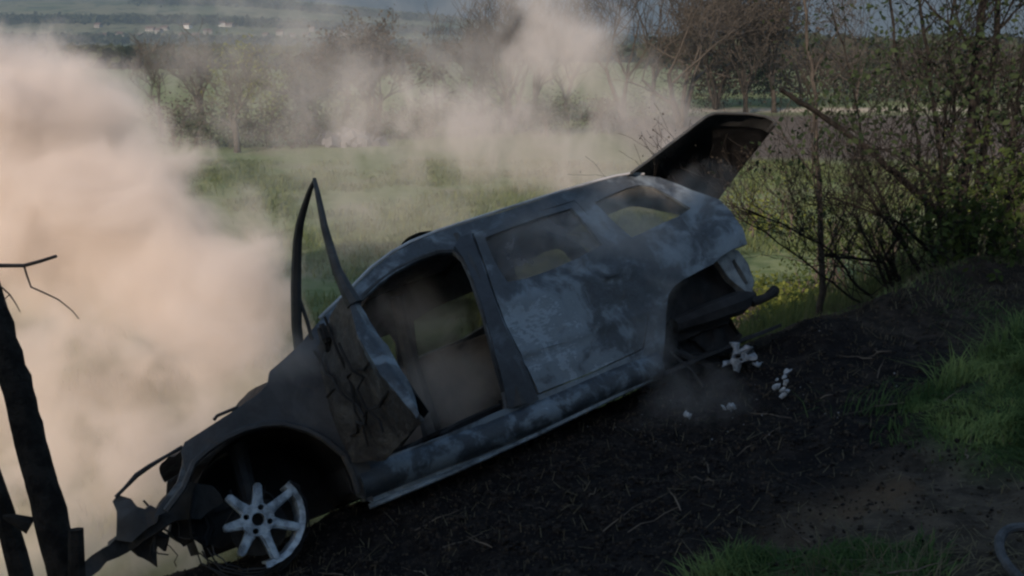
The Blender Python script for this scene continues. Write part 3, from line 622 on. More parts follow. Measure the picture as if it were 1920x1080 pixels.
def grow(bm, p, d, L, r, depth, rg, tips, spread=.6, up=.25, seg=5, kids=(2, 3), shrink=.68, minr=.004, crook=.14):
    """a crooked tapered limb that forks; collects twig points"""
    n = max(3, int(5 - 0 * depth)); pts = [p]; rr = [r]; q = Vector(p); dd = Vector(d).normalized()
    for i in range(n):
        dd = (dd + Vector((rg.uniform(-1, 1), rg.uniform(-1, 1), rg.uniform(-1, 1))) * crook + Vector((0, 0, up * .12))).normalized()
        q = q + dd * L / n; pts.append(q.copy()); rr.append(max(minr * .6, r * (1 - .45 * (i + 1) / n)))
    tube(bm, pts, rr, seg if depth > 1 else (4 if depth > 0 else 3), False)
    if depth <= 0: tips.extend(pts[2:]); return
    if depth <= 1: tips.extend(pts[3:])
    for k in range(rg.randint(*kids)):
        t_ = rg.uniform(.45, 1.0) if k else 1.0; i = min(n, max(1, int(t_ * n)))
        s = Vector((rg.uniform(-1, 1), rg.uniform(-1, 1), rg.uniform(-.4, 1) )).normalized()
        nd = (dd * (1 - spread * .5) + s * spread + Vector((0, 0, up * .3))).normalized()
        grow(bm, pts[i], nd, L * rg.uniform(shrink - .1, shrink + .1), rr[i] * .72, depth - 1, rg, tips, spread, up, seg, kids, shrink, minr, crook)
def tree(name, x, y, h, r, label, cat, group=None, seed=1, depth=4, mat='barkgrey', leaf=None, lsize=.05, lper=3, lspread=.15, stems=1, spread=.6, kids=(2, 3), z=None, lean=(0, 0), up=.3, crook=.14, first=.34, shrink=.72, minr=.005):
    rg = random.Random(seed); ng = np.random.RandomState(seed); z = gz(x, y) - .05 if z is None else z
    e = empty(name, (x, y, z)); tag(e, label, cat, group); tips = []; bm = bmesh.new()
    for s in range(stems):
        d = Vector((lean[0] + (rg.uniform(-.3, .3) if stems > 1 else 0), lean[1] + (rg.uniform(-.3, .3) if stems > 1 else 0), 1))
        grow(bm, Vector(((rg.uniform(-.12, .12) if stems > 1 else 0), (rg.uniform(-.12, .12) if stems > 1 else 0), 0)), d, h * first, r * rg.uniform(.7, 1), depth, rg, tips, spread, up, 7, kids, shrink, minr, crook)
    obj('trunk', bm, M[mat], e, 60)
    if leaf:
        T = np.array([tuple(t) for t in tips]); P = np.repeat(T, lper, 0) + ng.normal(size=(len(T) * lper, 3)) * lspread
        leafobj('crown', P, lsize, leaf, ng, e)
    return e

# shading row added behind the camera (out of frame, only to keep the bank in shade)
for i, (x, y, h) in enumerate(((-4.6, -4.9, 6.4), (-2.4, -5.3, 6.8), (0.2, -5.0, 6.6), (2.8, -5.2, 6.6), (5.4, -5.0, 6.4), (8.0, -5.2, 6.4), (-6.6, -6.6, 5.4))):
    ng = np.random.RandomState(50 + i); e = empty('shade_tree', (x, y, 2.2))
    tag(e, 'added dense tree behind the viewer, out of view', 'tree', 'added unseen trees shading the bank'); e['label'] = 'added unseen leafy tree shading the bank'
    bm = bmesh.new(); tube(bm, wiggle((0, 0, -.3), (.2, .1, h * .75), 6, .15), [.22, .2, .17, .14, .1, .07, .04], 8); obj('trunk', bm, M['bark'], e)
    n = 5200; u = ng.normal(size=(n, 3)); u /= np.linalg.norm(u, axis=1)[:, None]; P = u * (ng.uniform(.25, 1, (n, 1)) ** .5) * np.array([2.3, 2.0, h * .42]) + np.array([0, 0, h * .52])
    leafobj('crown', P, .42, 'leafd', ng, e)

# near bush and saplings on the right
def stemset(name, label, cat, stems, mat='bark', leaf=None, group=None, seed=1, twigs=7, tl=.5, depth=2, lsize=.03, lper=3, lspread=.07, base=None, tint=None, start=.25):
    rg = random.Random(seed); ng = np.random.RandomState(seed); b = Vector(base); e = empty(name, b); tag(e, label, cat, group); bm = bmesh.new(); tips = []
    for pts, r0, r1 in stems:
        P = [Vector(p) - b for p in pts]; fine = []
        for a, c in zip(P, P[1:]):
            for j in range(4): fine.append(a.lerp(c, j / 4) + Vector((rg.uniform(-1, 1), rg.uniform(-1, 1), 0)) * .012)
        fine.append(P[-1]); n = len(fine); tube(bm, fine, [r0 + (r1 - r0) * i / (n - 1) for i in range(n)], 8, True)
        for k in range(twigs):
            i = int(n * (start + (1 - start) * (k + rg.random()) / twigs)); i = min(n - 1, i)
            d = (fine[min(i + 1, n - 1)] - fine[max(i - 1, 0)]).normalized() * .6 + Vector((rg.uniform(-1, 1), rg.uniform(-.8, .8), rg.uniform(-.2, 1)))
            grow(bm, fine[i], d, tl * rg.uniform(.6, 1.3), max(.004, (r0 + (r1 - r0) * i / n) * .35), depth, rg, tips, .6, .15, 5, (2, 3), .68, .0025, .2)
    obj('trunk', bm, M[mat], e, 60)
    if leaf:
        T = np.array([tuple(t) for t in tips]); T = T[ng.uniform(0, 1, len(T)) < lper] if lper < 1 else np.repeat(T, int(lper), 0); P = T + ng.normal(size=T.shape) * lspread
        leafobj('crown', P, lsize, leaf, ng, e)
    return e
# pixels of the photograph turned into places at a chosen depth, once, by hand: q(u, v, depth)
def q(u, v, k):
    cx, cyy = (u - 960) / 1663. * k, (540 - v) / 1663. * k
    return (cx, k * .9667 + cyy * .2558, 4.0 + cyy * .9667 - k * .2558)
zb = q(1800, 570, 7.6)
stemset('bank_bush', 'tall dark many-stemmed bush with green leaves on the crest at the right', 'bush', [
    ([q(1800, 590, 7.5), q(1800, 430, 7.5), q(1818, 250, 7.5), q(1836, 100, 7.5), q(1848, -60, 7.5), q(1850, -160, 7.5)], .055, .022),
    ([q(1812, 590, 7.7), q(1830, 400, 7.7), q(1850, 220, 7.7), q(1868, 60, 7.7), q(1886, -120, 7.7)], .045, .02),
    ([q(1790, 585, 7.6), q(1770, 480, 7.6), q(1765, 330, 7.5), q(1745, 150, 7.6), q(1720, -30, 7.6)], .03, .012),
    ([q(1815, 590, 7.4), q(1860, 450, 7.4), q(1920, 300, 7.3), q(1990, 120, 7.3)], .04, .016),
    ([q(1808, 585, 7.6), q(1850, 500, 7.7), q(1930, 430, 7.8), q(2020, 330, 7.9)], .035, .014),
    ([q(1780, 585, 7.4), q(1720, 500, 7.2), q(1640, 380, 7.0), q(1590, 320, 6.9)], .02, .006),
    ([q(1795, 585, 7.5), q(1770, 500, 7.4), q(1690, 420, 7.2), q(1560, 370, 7.1)], .022, .006),
    ([q(1805, 585, 7.5), q(1800, 450, 7.3), q(1900, 280, 7.1), q(1890, 200, 7.1)], .02, .008),
    ([q(1775, 590, 7.6), q(1740, 430, 7.7), q(1720, 260, 7.8), q(1680, 90, 7.9), q(1660, -80, 7.9)], .024, .010),
    ([q(1785, 590, 7.8), q(1760, 400, 8.0), q(1790, 220, 8.1), q(1780, 60, 8.2), q(1800, -90, 8.2)], .024, .010),
    ([q(1830, 590, 7.6), q(1890, 420, 7.8), q(1905, 220, 7.9), q(1930, 30, 8.0), q(1940, -100, 8.0)], .028, .012),
    ([q(1770, 590, 7.5), q(1690, 450, 7.6), q(1620, 300, 7.7), q(1600, 150, 7.8), q(1560, 20, 7.8)], .018, .006)],
    'barkshade', 'leafd', None, 11, 14, .66, 3, .032, .42, .07, zb)
stemset('dead_branch', 'thick bare dead branch slanting down from the upper left into the bush', 'branch', [
    ([q(1463, 168, 6.7), q(1510, 198, 6.8), q(1590, 250, 6.95), q(1650, 300, 7.0), q(1690, 335, 7.1), q(1740, 380, 7.3), q(1790, 430, 7.45)], .018, .034)],
    'barkshade', None, None, 5, 4, .35, 1, base=q(1790, 430, 7.45), start=.4)
stemset('sapling', 'slim straight leafless sapling standing between the car and the bush', 'sapling', [
    ([q(1536, 625, 7.6), q(1541, 520, 7.6), q(1540, 400, 7.6), q(1532, 280, 7.6), q(1528, 180, 7.6), q(1512, 60, 7.6), q(1506, -60, 7.6)], .032, .010)],
    'bark', None, None, 8, 9, .7, 2, base=q(1536, 625, 7.6), start=.1)
stemset('thorn_scrub', 'tangle of bare dark twigs at the foot of the bush', 'shrub', [
    ([q(1690, 600, 7.3), q(1685, 520, 7.3), q(1660, 480, 7.2), q(1700, 410, 7.2)], .024, .01),
    ([q(1680, 590, 7.2), q(1650, 500, 7.1), q(1620, 440, 7.0), q(1600, 400, 7.0)], .016, .005),
    ([q(1690, 590, 7.3), q(1660, 492, 7.2), q(1600, 484, 7.1), q(1548, 480, 7.05)], .016, .010),
    ([q(1700, 590, 7.3), q(1720, 560, 7.3), q(1780, 520, 7.4), q(1860, 500, 7.5)], .018, .006),
    ([q(1700, 600, 7.2), q(1610, 540, 7.0), q(1560, 470, 6.9), q(1470, 420, 6.8), q(1412, 400, 6.8)], .014, .004),
    ([q(1690, 600, 7.2), q(1600, 560, 7.0), q(1520, 500, 6.9), q(1440, 440, 6.8), q(1400, 415, 6.8)], .012, .003)],
    'barkshade', 'leafb', None, 21, 15, .50, 3, .014, .3, .04, q(1690, 600, 7.3), start=.15)
stemset('bramble', 'low dark bramble with a few green leaves at the right frame edge', 'shrub', [
    ([q(1850, 600, 6.9), q(1880, 520, 6.8), q(1930, 470, 6.8)], .014, .004), ([q(1860, 600, 6.9), q(1840, 540, 6.8), q(1780, 500, 6.8)], .012, .004),
    ([q(1870, 600, 6.9), q(1900, 560, 6.8), q(1960, 540, 6.8)], .012, .004), ([q(1880, 600, 6.9), q(1910, 480, 6.8), q(1900, 400, 6.8)], .012, .004)],
    'bark', 'leaf', None, 31, 10, .4, 2, .035, 2, .07, q(1865, 600, 6.9), start=.1)
# left foreground: cut trunk, its stub, a second post and two twigs
e = empty('dead_tree', (-1.40, 2.45, gz(-1.4, 2.45) - .1)); tag(e, 'black leaning dead tree trunk with a sawn stub at the lower left', 'dead tree')
bm = bmesh.new(); T0 = [q(170, 1240, 2.6), q(125, 1085, 2.6), q(85, 930, 2.6), q(50, 800, 2.6), q(22, 690, 2.6), q(-20, 560, 2.6), q(-60, 440, 2.6), q(-100, 300, 2.6)]
T0 = [Vector(p) - e.location for p in T0]; fine = []
for a, b in zip(T0, T0[1:]):
    for j in range(5): fine.append(a.lerp(b, j / 5) + Vector((rnd.uniform(-1, 1), 0, 0)) * .003)
n = len(fine); tube(bm, fine, [.047 - .014 * i / n + .004 * noise.noise(Vector((i * .6, 0, 0))) for i in range(n)], 22)
for v in bm.verts: v.co += Vector((noise.noise(Vector((v.co.x * 70, v.co.y * 70, v.co.z * 12))), noise.noise(v.co * 30 + Vector((5, 0, 0))), 0)) * .008
obj('trunk', bm, M['barkshade'], e, 60)
bm = bmesh.new(); st = [Vector(q(146, 1110, 2.52)) - e.location, Vector(q(144, 1050, 2.52)) - e.location, Vector(q(143, 992, 2.52)) - e.location]
tube(bm, st, [.024, .023, .021], 7); obj('sawn_stub', bm, M['barkshade'], e, 30)
for u, v in ((58, 985),):
    bm = bmesh.new(); p = Vector(q(u, v, 2.6)) - e.location; tube(bm, [p, p + Vector((-.05, -.01, .03)), p + Vector((-.07, -.01, .035))], [.026, .014, .005], 7); obj('knot', bm, M['barkshade'], e)
e = empty('leaning_stake', (-1.55, 2.7, gz(-1.55, 2.7) - .1)); tag(e, 'thin dark stake leaning behind the black trunk', 'stake')
bm = bmesh.new(); tube(bm, [Vector(p) - e.location for p in (q(60, 1160, 2.8), q(30, 1040, 2.8), q(8, 960, 2.8), q(-30, 850, 2.8), q(-50, 790, 2.8))], [.035, .034, .03, .028, .02], 8); obj('trunk', bm, M['barkshade'], e)
e = empty('bare_twig', q(-60, 500, 2.2)); tag(e, 'bare forked twig reaching in from the left edge against the smoke', 'twig')
bm = bmesh.new()
for pts, r0, r1 in (([(-60, 500), (0, 498), (45, 498), (75, 490), (106, 480)], .0058, .0040), ([(45, 498), (50, 515), (58, 538), (85, 550), (110, 562), (135, 582), (148, 598)], .003, .0012), ([(-30, 520), (0, 536), (18, 552), (30, 570), (38, 585)], .0028, .001), ([(18, 552), (8, 562), (12, 575)], .0016, .0008)):
    P = [Vector(q(u, v, 2.2)) - e.location for u, v in pts]; n = len(P); tube(bm, P, [r0 + (r1 - r0) * i / (n - 1) for i in range(n)], 6)
obj('branches', bm, M['twig'], e)

# mid-distance trees and shrubs beyond the bank (x, y from their place on the valley floor)
def place(u, dist): return ((u - 960) / 1663. * dist * .985, dist)
mids = [(1165, 52, 9.5, 'tall bare tree rising behind the middle smoke column', 'bare tree', 1), (1278, 50, 9.5, 'bare tree with a dark trunk standing just left of the raised tailgate', 'bare tree', 2),
        (1060, 56, 8.0, 'bare thin tree veiled by the rising smoke', 'bare tree', 3), (1400, 60, 8.5, 'bare brown tree above the raised tailgate', 'bare tree', 4),
        (700, 46, 6.3, 'hazy bare tree over the green strip, left of the middle', 'bare tree', 5), (440, 37, 4.6, 'slim dark-stemmed tree by the edge of the big smoke plume', 'bare tree', 6),
        (590, 48, 5.2, 'bushy bare tree between the slim tree and the hazy one', 'bare tree', 7), (820, 52, 6.5, 'bare tree left of the wide one, over the field edge', 'bare tree', 21), (650, 58, 6.5, 'tall bare tree behind the hazy one', 'bare tree', 22), (960, 50, 7, 'bare tree just left of the smoke column', 'bare tree', 23), (380, 50, 5.5, 'bare tree right of the plume top', 'bare tree', 25), (905, 60, 7.5, 'wide bare tree reaching over the green field', 'bare tree', 8), (1500, 70, 8, 'low bare tree in front of the ploughed strip hedge', 'bare tree', 9), (1340, 66, 9, 'bare tree with a dense twig crown straight above the tailgate tip', 'bare tree', 14), (1225, 64, 9, 'bare tree between the two trunks behind the roof', 'bare tree', 15), (1450, 62, 9.5, 'bare tree left of the slim sapling', 'bare tree', 16), (1000, 64, 8, 'bare tree half hidden in the smoke column', 'bare tree', 17), (1600, 66, 8, 'bare tree behind the dead branch', 'bare tree', 18), (300, 44, 5.0, 'bare tree half swallowed by the big plume', 'bare tree', 12)]
for u, dist, h, lab, cat, sd_ in mids:
    x, y = place(u, dist)
    tree('bare_tree', x, y, h * (1.65 if u > 930 else 1.35), .13 + h * .008, lab, cat, None, sd_, 5, 'bark', spread=.85, kids=(2, 4), first=.22, shrink=.80, stems=1 + sd_ % 3, leaf='leafb' if sd_ in (5, 7, 4, 9, 14, 16) else None, lsize=.13, lper=1, lspread=.25, minr=.02)
def shrub(name, x, y, w_, h_, mat, label, group=None, seed=1, n=2600, ls=.11, cat='shrub'):
    ng = np.random.RandomState(seed); rg = random.Random(seed); e = empty(name, (x, y, gz(x, y))); tag(e, label, cat, group)
    bm = bmesh.new(); tips = []
    for k in range(9): grow(bm, Vector((rg.uniform(-.3, .3) * w_, rg.uniform(-.3, .3) * w_, 0)), Vector((rg.uniform(-.5, .5), rg.uniform(-.5, .5), 1)), h_ * .55, .025, 2, rg, tips, .6, .2, 4, (2, 3), .7, .006, .2)
    obj('stems', bm, M['twig'], e)
    C_ = ng.normal(size=(16, 3)) * np.array([w_ * .30, w_ * .25, h_ * .2]) + np.array([0, 0, h_ * .5]); i = ng.randint(0, 16, n)
    P = C_[i] + ng.normal(size=(n, 3)) * np.array([w_ * .13, w_ * .13, h_ * .14]); P[:, 2] = np.abs(P[:, 2])
    leafobj('crown', P, ls, mat, ng, e); return e
shr = [(480, 42, 2.6, 4.6, 'leafy', 'pale yellow-green young tree over the grey hedge'), (330, 40, 3, 2.2, 'leafb', 'grey-brown shrub beside the plume'), (400, 39, 3, 1.6, 'leafd', 'low dark shrub at the foot of the slim tree'),
       (530, 39, 3.4, 1.7, 'leafb', 'grey thicket left of the pale heap'), (600, 41, 3.2, 1.9, 'leafd', 'dark shrub right of the grey thicket'), (680, 42, 3.2, 2.0, 'leafb', 'brown shrub under the hazy tree'),
       (780, 44, 3.0, 2.0, 'leafd', 'round dark-green shrub in the middle of the field edge'), (860, 45, 3.4, 2.6, 'leafb', 'taller brown shrub behind the drifting smoke'), (950, 46, 3.2, 2.0, 'leafb', 'brown shrub next to the smoke column'),
       (1040, 45, 3.0, 2.1, 'leafd', 'dark shrub at the base of the smoke column'), (1130, 47, 3.2, 1.8, 'leafb', 'low brown shrub behind the car roof'), (1240, 52, 3.6, 2.4, 'leafd', 'dark bush left of the pale track'),
       (1330, 68, 5, 4.6, 'leafb', 'wide brown bush behind the tailgate tree'), (1395, 72, 5, 4.4, 'leafd', 'dark evergreen bush above the tailgate'), (1460, 76, 6, 5.0, 'leafb', 'large brown bush right of the evergreen one'), (1540, 76, 6, 4.8, 'leafb', 'brown bush behind the sapling'),
       (1620, 78, 6, 5.0, 'leafd', 'dark bush behind the dead branch'), (1700, 76, 6, 4.6, 'leafb', 'brown bush seen through the leafy bush'), (1790, 74, 6, 5.0, 'leafd', 'dark bush behind the bush stems'), (1880, 72, 6, 4.6, 'leafb', 'brown bush at the far right edge')]
for i, (u, dist, w_, h_, mt_, lab) in enumerate(shr):
    x, y = place(u, dist); shrub('shrub', x, y, w_, h_, mt_, lab, None, 100 + i, 1500, .085 if dist < 60 else .13)
# young growth just behind the crest on the right
nb = [(1400, 12.5, 1.3, .8, 'leafy', 'yellow-green weeds behind the tow stub'), (1470, 13.5, 1.4, .6, 'leafy', 'green weeds left of the sapling foot'), (1560, 13.5, 1.5, .8, 'leaf', 'green shrub behind the sapling'), (1640, 14.5, 2.0, 1.4, 'leaf', 'fresh green shrub behind the thorn scrub'),
      (1720, 13.5, 2.0, 1.6, 'leaf', 'dark green shrub under the dead branch'), (1890, 13, 2.2, 2.4, 'leafy', 'bright leafed shrub at the right behind the bush'), (1440, 20, 2.4, 1.2, 'leafy', 'yellow-flowering patch of weeds in the field right of the car')]
for i, (u, dist, w_, h_, mt_, lab) in enumerate(nb):
    x, y = place(u, dist); shrub('shrub', x, y, w_, h_, mt_, lab, None, 200 + i, 1000, .045)
# long far hedges and woods that read as one mass
ng = np.random.RandomState(3)
def mass(name, label_kind, segs, mat, n, ls):
    P = []
    for (x0, y0, x1, y1, h_, wd_, m) in segs:
        t_ = ng.uniform(0, 1, m); x = x0 + (x1 - x0) * t_ + ng.normal(size=m) * wd_ * .2; y = y0 + (y1 - y0) * t_ + ng.normal(size=m) * wd_ * .3
        H = h_ * (.45 + .9 * fnoise(np.c_[x, y], 2.2 / h_, 3, 5)); z = ground_z(x, y) + H * ng.uniform(0, 1, m) ** .7; P.append(np.c_[x, y, z])
    o = leafobj(name, np.concatenate(P), ls, mat, ng, None, asp=1.1); tag(o, kind='stuff'); return o
mass('hedgerow', '', [(18, 94, 75, 98, 5, 8, 6000), (30, 84, 75, 88, 4, 5, 4000)], 'leafb', 0, .35)
mass('far_wood', '', [(-260, 400, 150, 410, 7, 14, 9000), (-320, 560, 260, 580, 8, 20, 9000), (-400, 760, 400, 780, 9, 30, 9000), (40, 240, 190, 250, 8, 16, 5000), (-150, 250, -60, 240, 5, 12, 2500)], 'wood', 0, 3.0)
mass('hillside_wood', '', [(-700, 1050, 300, 1060, 8, 60, 6000), (-700, 1250, 200, 1240, 9, 40, 5000), (-600, 1500, -100, 1450, 9, 60, 3000)], 'wood', 0, 5.5)
# village houses on the far slope
M['wall'] = simple('house_wall', (.30, .28, .26), (.22, .21, .20), .4, .9, .1); M['wall2'] = simple('house_white', (.62, .62, .62), (.55, .55, .55), .4, .9, .1)
M['tile'] = simple('roof_tile', (.12, .075, .06), (.09, .06, .05), .8, .9, .3); M['win'] = simple('window_dark', (.02, .025, .03), (.04, .045, .05), 1, .3, 0)
rg = random.Random(4)
for i in range(26):
    u = 180 + i * 19 + rg.uniform(-7, 7); d_ = rg.uniform(1080, 1230); x, y = place(u, d_); w_, l_, h_ = rg.uniform(6, 8), rg.uniform(7, 11), rg.uniform(2.6, 4.5)
    white = i in (10, 13); e = empty('village_house', (x, y, gz(x, y) - .5)); e.rotation_euler = (0, 0, rg.uniform(-.5, .5))
    tag(e, 'tiny white-walled house in the far village' if white else 'tiny pale house in the far village on the hillside', 'house', 'white houses of the far village' if white else 'houses of the far village')
    bm = bmesh.new(); box(bm, (0, 0, h_ / 2), (l_, w_, h_)); obj('wall', bm, M['wall2'] if white else M['wall'], e, None)
    bm = bmesh.new(); v = [bm.verts.new(p) for p in ((-l_ / 2 - .4, -w_ / 2 - .5, h_), (l_ / 2 + .4, -w_ / 2 - .5, h_), (l_ / 2 + .4, w_ / 2 + .5, h_), (-l_ / 2 - .4, w_ / 2 + .5, h_), (-l_ / 2 - .4, 0, h_ + 2.6), (l_ / 2 + .4, 0, h_ + 2.6))]
    for f in ((0, 1, 5, 4), (2, 3, 4, 5), (0, 4, 3), (1, 2, 5), (0, 3, 2, 1)): bm.faces.new([v[k] for k in f])
    obj('roof', bm, M['wall2'] if white and i == 11 else M['tile'], e, None)
    for s_x in (-.3, 0, .3):
        bm = bmesh.new(); box(bm, (s_x * l_, -w_ / 2 - .02, h_ * .55), (1.1, .12, 1.3)); obj('window', bm, M['win'], e, None)
# pale rubble heap and plastic sheeting seen through the trees, left of the middle
e = empty('rubble_heap', (*place(645, 40), gz(*place(645, 40)))); tag(e, 'low pale heap of rubble at the field edge under the hazy tree', 'heap')
bm = bmesh.new()
for k in range(40): 
    a = rg.uniform(0, 6.28); r_ = rg.uniform(0, 1) ** .6; box(bm, (r_ * 1.6 * math.cos(a), r_ * .8 * math.sin(a), .5 * (1 - r_) + .08), (rg.uniform(.2, .5),) * 3, Matrix.Rotation(rg.uniform(0, 3), 3, Vector((rg.random(), rg.random(), rg.random())).normalized()))
obj('stones', bm, simple('pale_stone', (.11, .11, .115), (.07, .07, .07), 3), e)

# ------------------------------------------------------------------ grass and litter
def blades(name, X, Y, H, W_, mat, seed, lean=.5, droop=.35):
    ng = np.random.RandomState(seed); n = len(X); Z = ground_z(X, Y); th = ng.uniform(0, 2 * np.pi, n); th = np.where(ng.uniform(0, 1, n) < .6, 12 * fnoise(np.c_[X, Y], 2.2, 2, 41) + ng.normal(size=n) * .5, th); ln = ng.uniform(.1, lean, n) * H
    H = H * ng.uniform(.5, 1.2, n); dx, dy = np.cos(th), np.sin(th); px, py = -dy * W_ / 2, dx * W_ / 2
    B = np.c_[X, Y, Z - .01]; m = B + np.c_[dx * ln * .4, dy * ln * .4, H * .6]; tp = B + np.c_[dx * ln * 1.2, dy * ln * 1.2, H * (1 - droop * ng.uniform(0, 1, n))]
    p = np.c_[px, py, 0 * px]
    V = np.stack([B - p, B + p, m + p * .8, m - p * .8, tp + p * .1, tp - p * .1], 1).reshape(-1, 3); b = np.arange(n)[:, None] * 6
    Fq = np.concatenate([b + np.array([0, 1, 2, 3]), b + np.array([3, 2, 4, 5])])
    return npmesh(name, V, Fq, M[mat], col={'tint': np.repeat(np.clip(sm(fnoise(np.c_[X, Y], 3.0, 3, 43), .38, .68) * .75 + ng.uniform(-.15, .3, n), 0, 1), 6)})
ng = np.random.RandomState(9)
def pick(n, x0, x1, y0, y1, mask, clump=None):
    x = ng.uniform(x0, x1, n); y = ng.uniform(y0, y1, n); m = mask(x, y) > ng.uniform(0, 1, n)
    return x[m], y[m]
xx, yy = pick(230000, .0, 5.6, 1.7, 6.6, lambda x, y: gmask(x, y) * sm(fnoise(np.c_[x, y], 5, 2, 3), .25, .5))
tag(blades('grass', xx, yy, (.04 + .20 * sm(fnoise(np.c_[xx, yy], 2.8, 3, 7), .25, .75)) * (.45 + .55 * sm(yy, 2.9, 3.3)), .006, 'grass', 1, 1.3, .6), kind='stuff')
def burnf(x, y):
    s = -.507 * (x - CO[0]) + .862 * (y - CO[1]); al = .862 * (x - CO[0]) + .507 * (y - CO[1]); return sm(2.9 - np.hypot((al - 1.2) / 1.15, np.where(s > -.2, (s + .2) / 1.6, (s + .2) / .62)), 0, .6)
xx, yy = pick(60000, -2.2, 6.5, 1.6, 7.5, lambda x, y: (1 - burnf(x, y)) * sm(fnoise(np.c_[x, y], 2, 3, 13), .35, .6) * .8)
tag(blades('dry_grass', xx, yy, .04 + .07 * sm(fnoise(np.c_[xx, yy], 3, 2, 9), .4, .7), .004, 'grassdry', 2, 2.5, .9), kind='stuff')
xx, yy = pick(60000, -.5, 6.5, 1.6, 7.4, lambda x, y: (1 - burnf(x, y)) * sm(fnoise(np.c_[x, y], 1.7, 3, 17), .48, .62) * .5)
tag(blades('sparse_grass', xx, yy, .06 + 0 * xx, .005, 'grass', 4, 1.6, .7), kind='stuff')
xx, yy = pick(110000, -12, 16, 6.5, 34, lambda x, y: sm(1.3 - ground_z(x, y), 0, .5) * (1 - burnf(x, y)) * sm(fnoise(np.c_[x, y], .6, 4, 23), .36, .58))
tag(blades('field_grass', xx, yy, .13 + .16 * fnoise(np.c_[xx, yy], .8, 2, 3), .018, 'grassfield', 3, 1.0, .4), kind='stuff')
# tall pale reeds just over the crest on the right
xx = ng.uniform(2.0, 4.4, 2600); yy = ng.uniform(7.4, 9.8, 2600)
tag(blades('tall_grass', xx, yy, .5 + 0 * xx, .008, 'grassfield', 6, .5, .2), kind='stuff')
# clods, ash and charred litter
def clods(name, n, fx, sz, mat, seed):
    ng = np.random.RandomState(seed); x, y = fx(ng, n); z = ground_z(x, y); ico = bmesh.new(); bmesh.ops.create_icosphere(ico, subdivisions=1, radius=1)
    V0 = np.array([v.co for v in ico.verts]); F0 = np.array([[v.index for v in f.verts] for f in ico.faces]); ico.free(); m = len(x)
    s = sz * ng.uniform(.3, 1, m) ** 1.6; V = V0[None] * (1 + .45 * ng.uniform(-1, 1, (m, len(V0), 1))) * (s[:, None, None] * ng.uniform(.5, 1.3, (m, 1, 3))) + np.c_[x, y, z][:, None]
    Fq = (F0[None] + np.arange(m)[:, None, None] * len(V0)).reshape(-1, 3); return tag(npmesh(name, V.reshape(-1, 3), Fq, mat), kind='stuff')
clods('soil_clods', 26000, lambda g, n: (g.uniform(-2, 5.5, n), g.uniform(1.7, 6.6, n)), .009, simple('soil_clod', (.035, .028, .021), (.075, .06, .043), 20, .95, .5, .05), 1)
clods('charred_litter', 20000, lambda g, n: (lambda a, b: (CO[0] + .862 * a - .507 * b, CO[1] + .507 * a + .862 * b))(1.2 + g.normal(0, 1.1, n), -.4 + g.normal(0, .55, n)), .012, simple('char', (.008, .007, .007), (.034, .028, .024), 20, .9, .5, .1), 2)
clods('ash_flakes', 110, lambda g, n: (g.normal(1.2, .5, n), g.normal(4.55, .3, n)), .007, simple('ash_flake', (.22, .23, .25), (.2, .2, .2), 20, .9, .2), 3)
xx, yy = pick(5000, -1.5, 5, 1.7, 6, lambda x, y: .8 + 0 * x); ngx = np.random.RandomState(8)
z_ = ground_z(xx, yy) + .012; th = ngx.uniform(0, 3.14, len(xx)); L_ = .006 + .05 * ngx.uniform(0, 1, len(xx)) ** 3; a_ = np.c_[np.cos(th) * L_, np.sin(th) * L_, ngx.uniform(-.01, .03, len(xx))]; b_ = np.c_[-np.sin(th), np.cos(th), 0 * th] * .0016; c_ = np.c_[xx, yy, z_]
tag(npmesh('straw_litter', np.stack([c_ - a_ - b_, c_ - a_ + b_, c_ + a_ + b_ * .6, c_ + a_ - b_ * .6], 1).reshape(-1, 3), np.arange(4 * len(xx)).reshape(-1, 4), M['grassdry'], col={'tint': np.repeat(ngx.uniform(0, 1, len(xx)), 4)}), kind='stuff')

bm = bmesh.new(); rg = random.Random(77)
for _ in range(90):
    x, y = rg.uniform(-.9, 4.6), rg.uniform(1.9, 5.6); a = rg.uniform(0, 3.14); L = rg.uniform(.06, .32); p0 = (x, y, gz(x, y) + .012); x1, y1 = x + math.cos(a) * L, y + math.sin(a) * L
    tube(bm, wiggle(p0, (x1, y1, gz(x1, y1) + .015), 4, .012, rg), [.0035, .004, .003, .0025, .0012], 4, False)
tag(obj('twig_litter', bm, simple('litter_twig', (.05, .04, .032), (.15, .12, .09), 6, .9, .2), None, None), kind='stuff')
# loose objects on the ground
def onground(name, u, v, k, label, cat):
    p = q(u, v, k); z = gz(p[0], p[1]); e = empty(name, (p[0], p[1], z)); tag(e, label, cat); return e
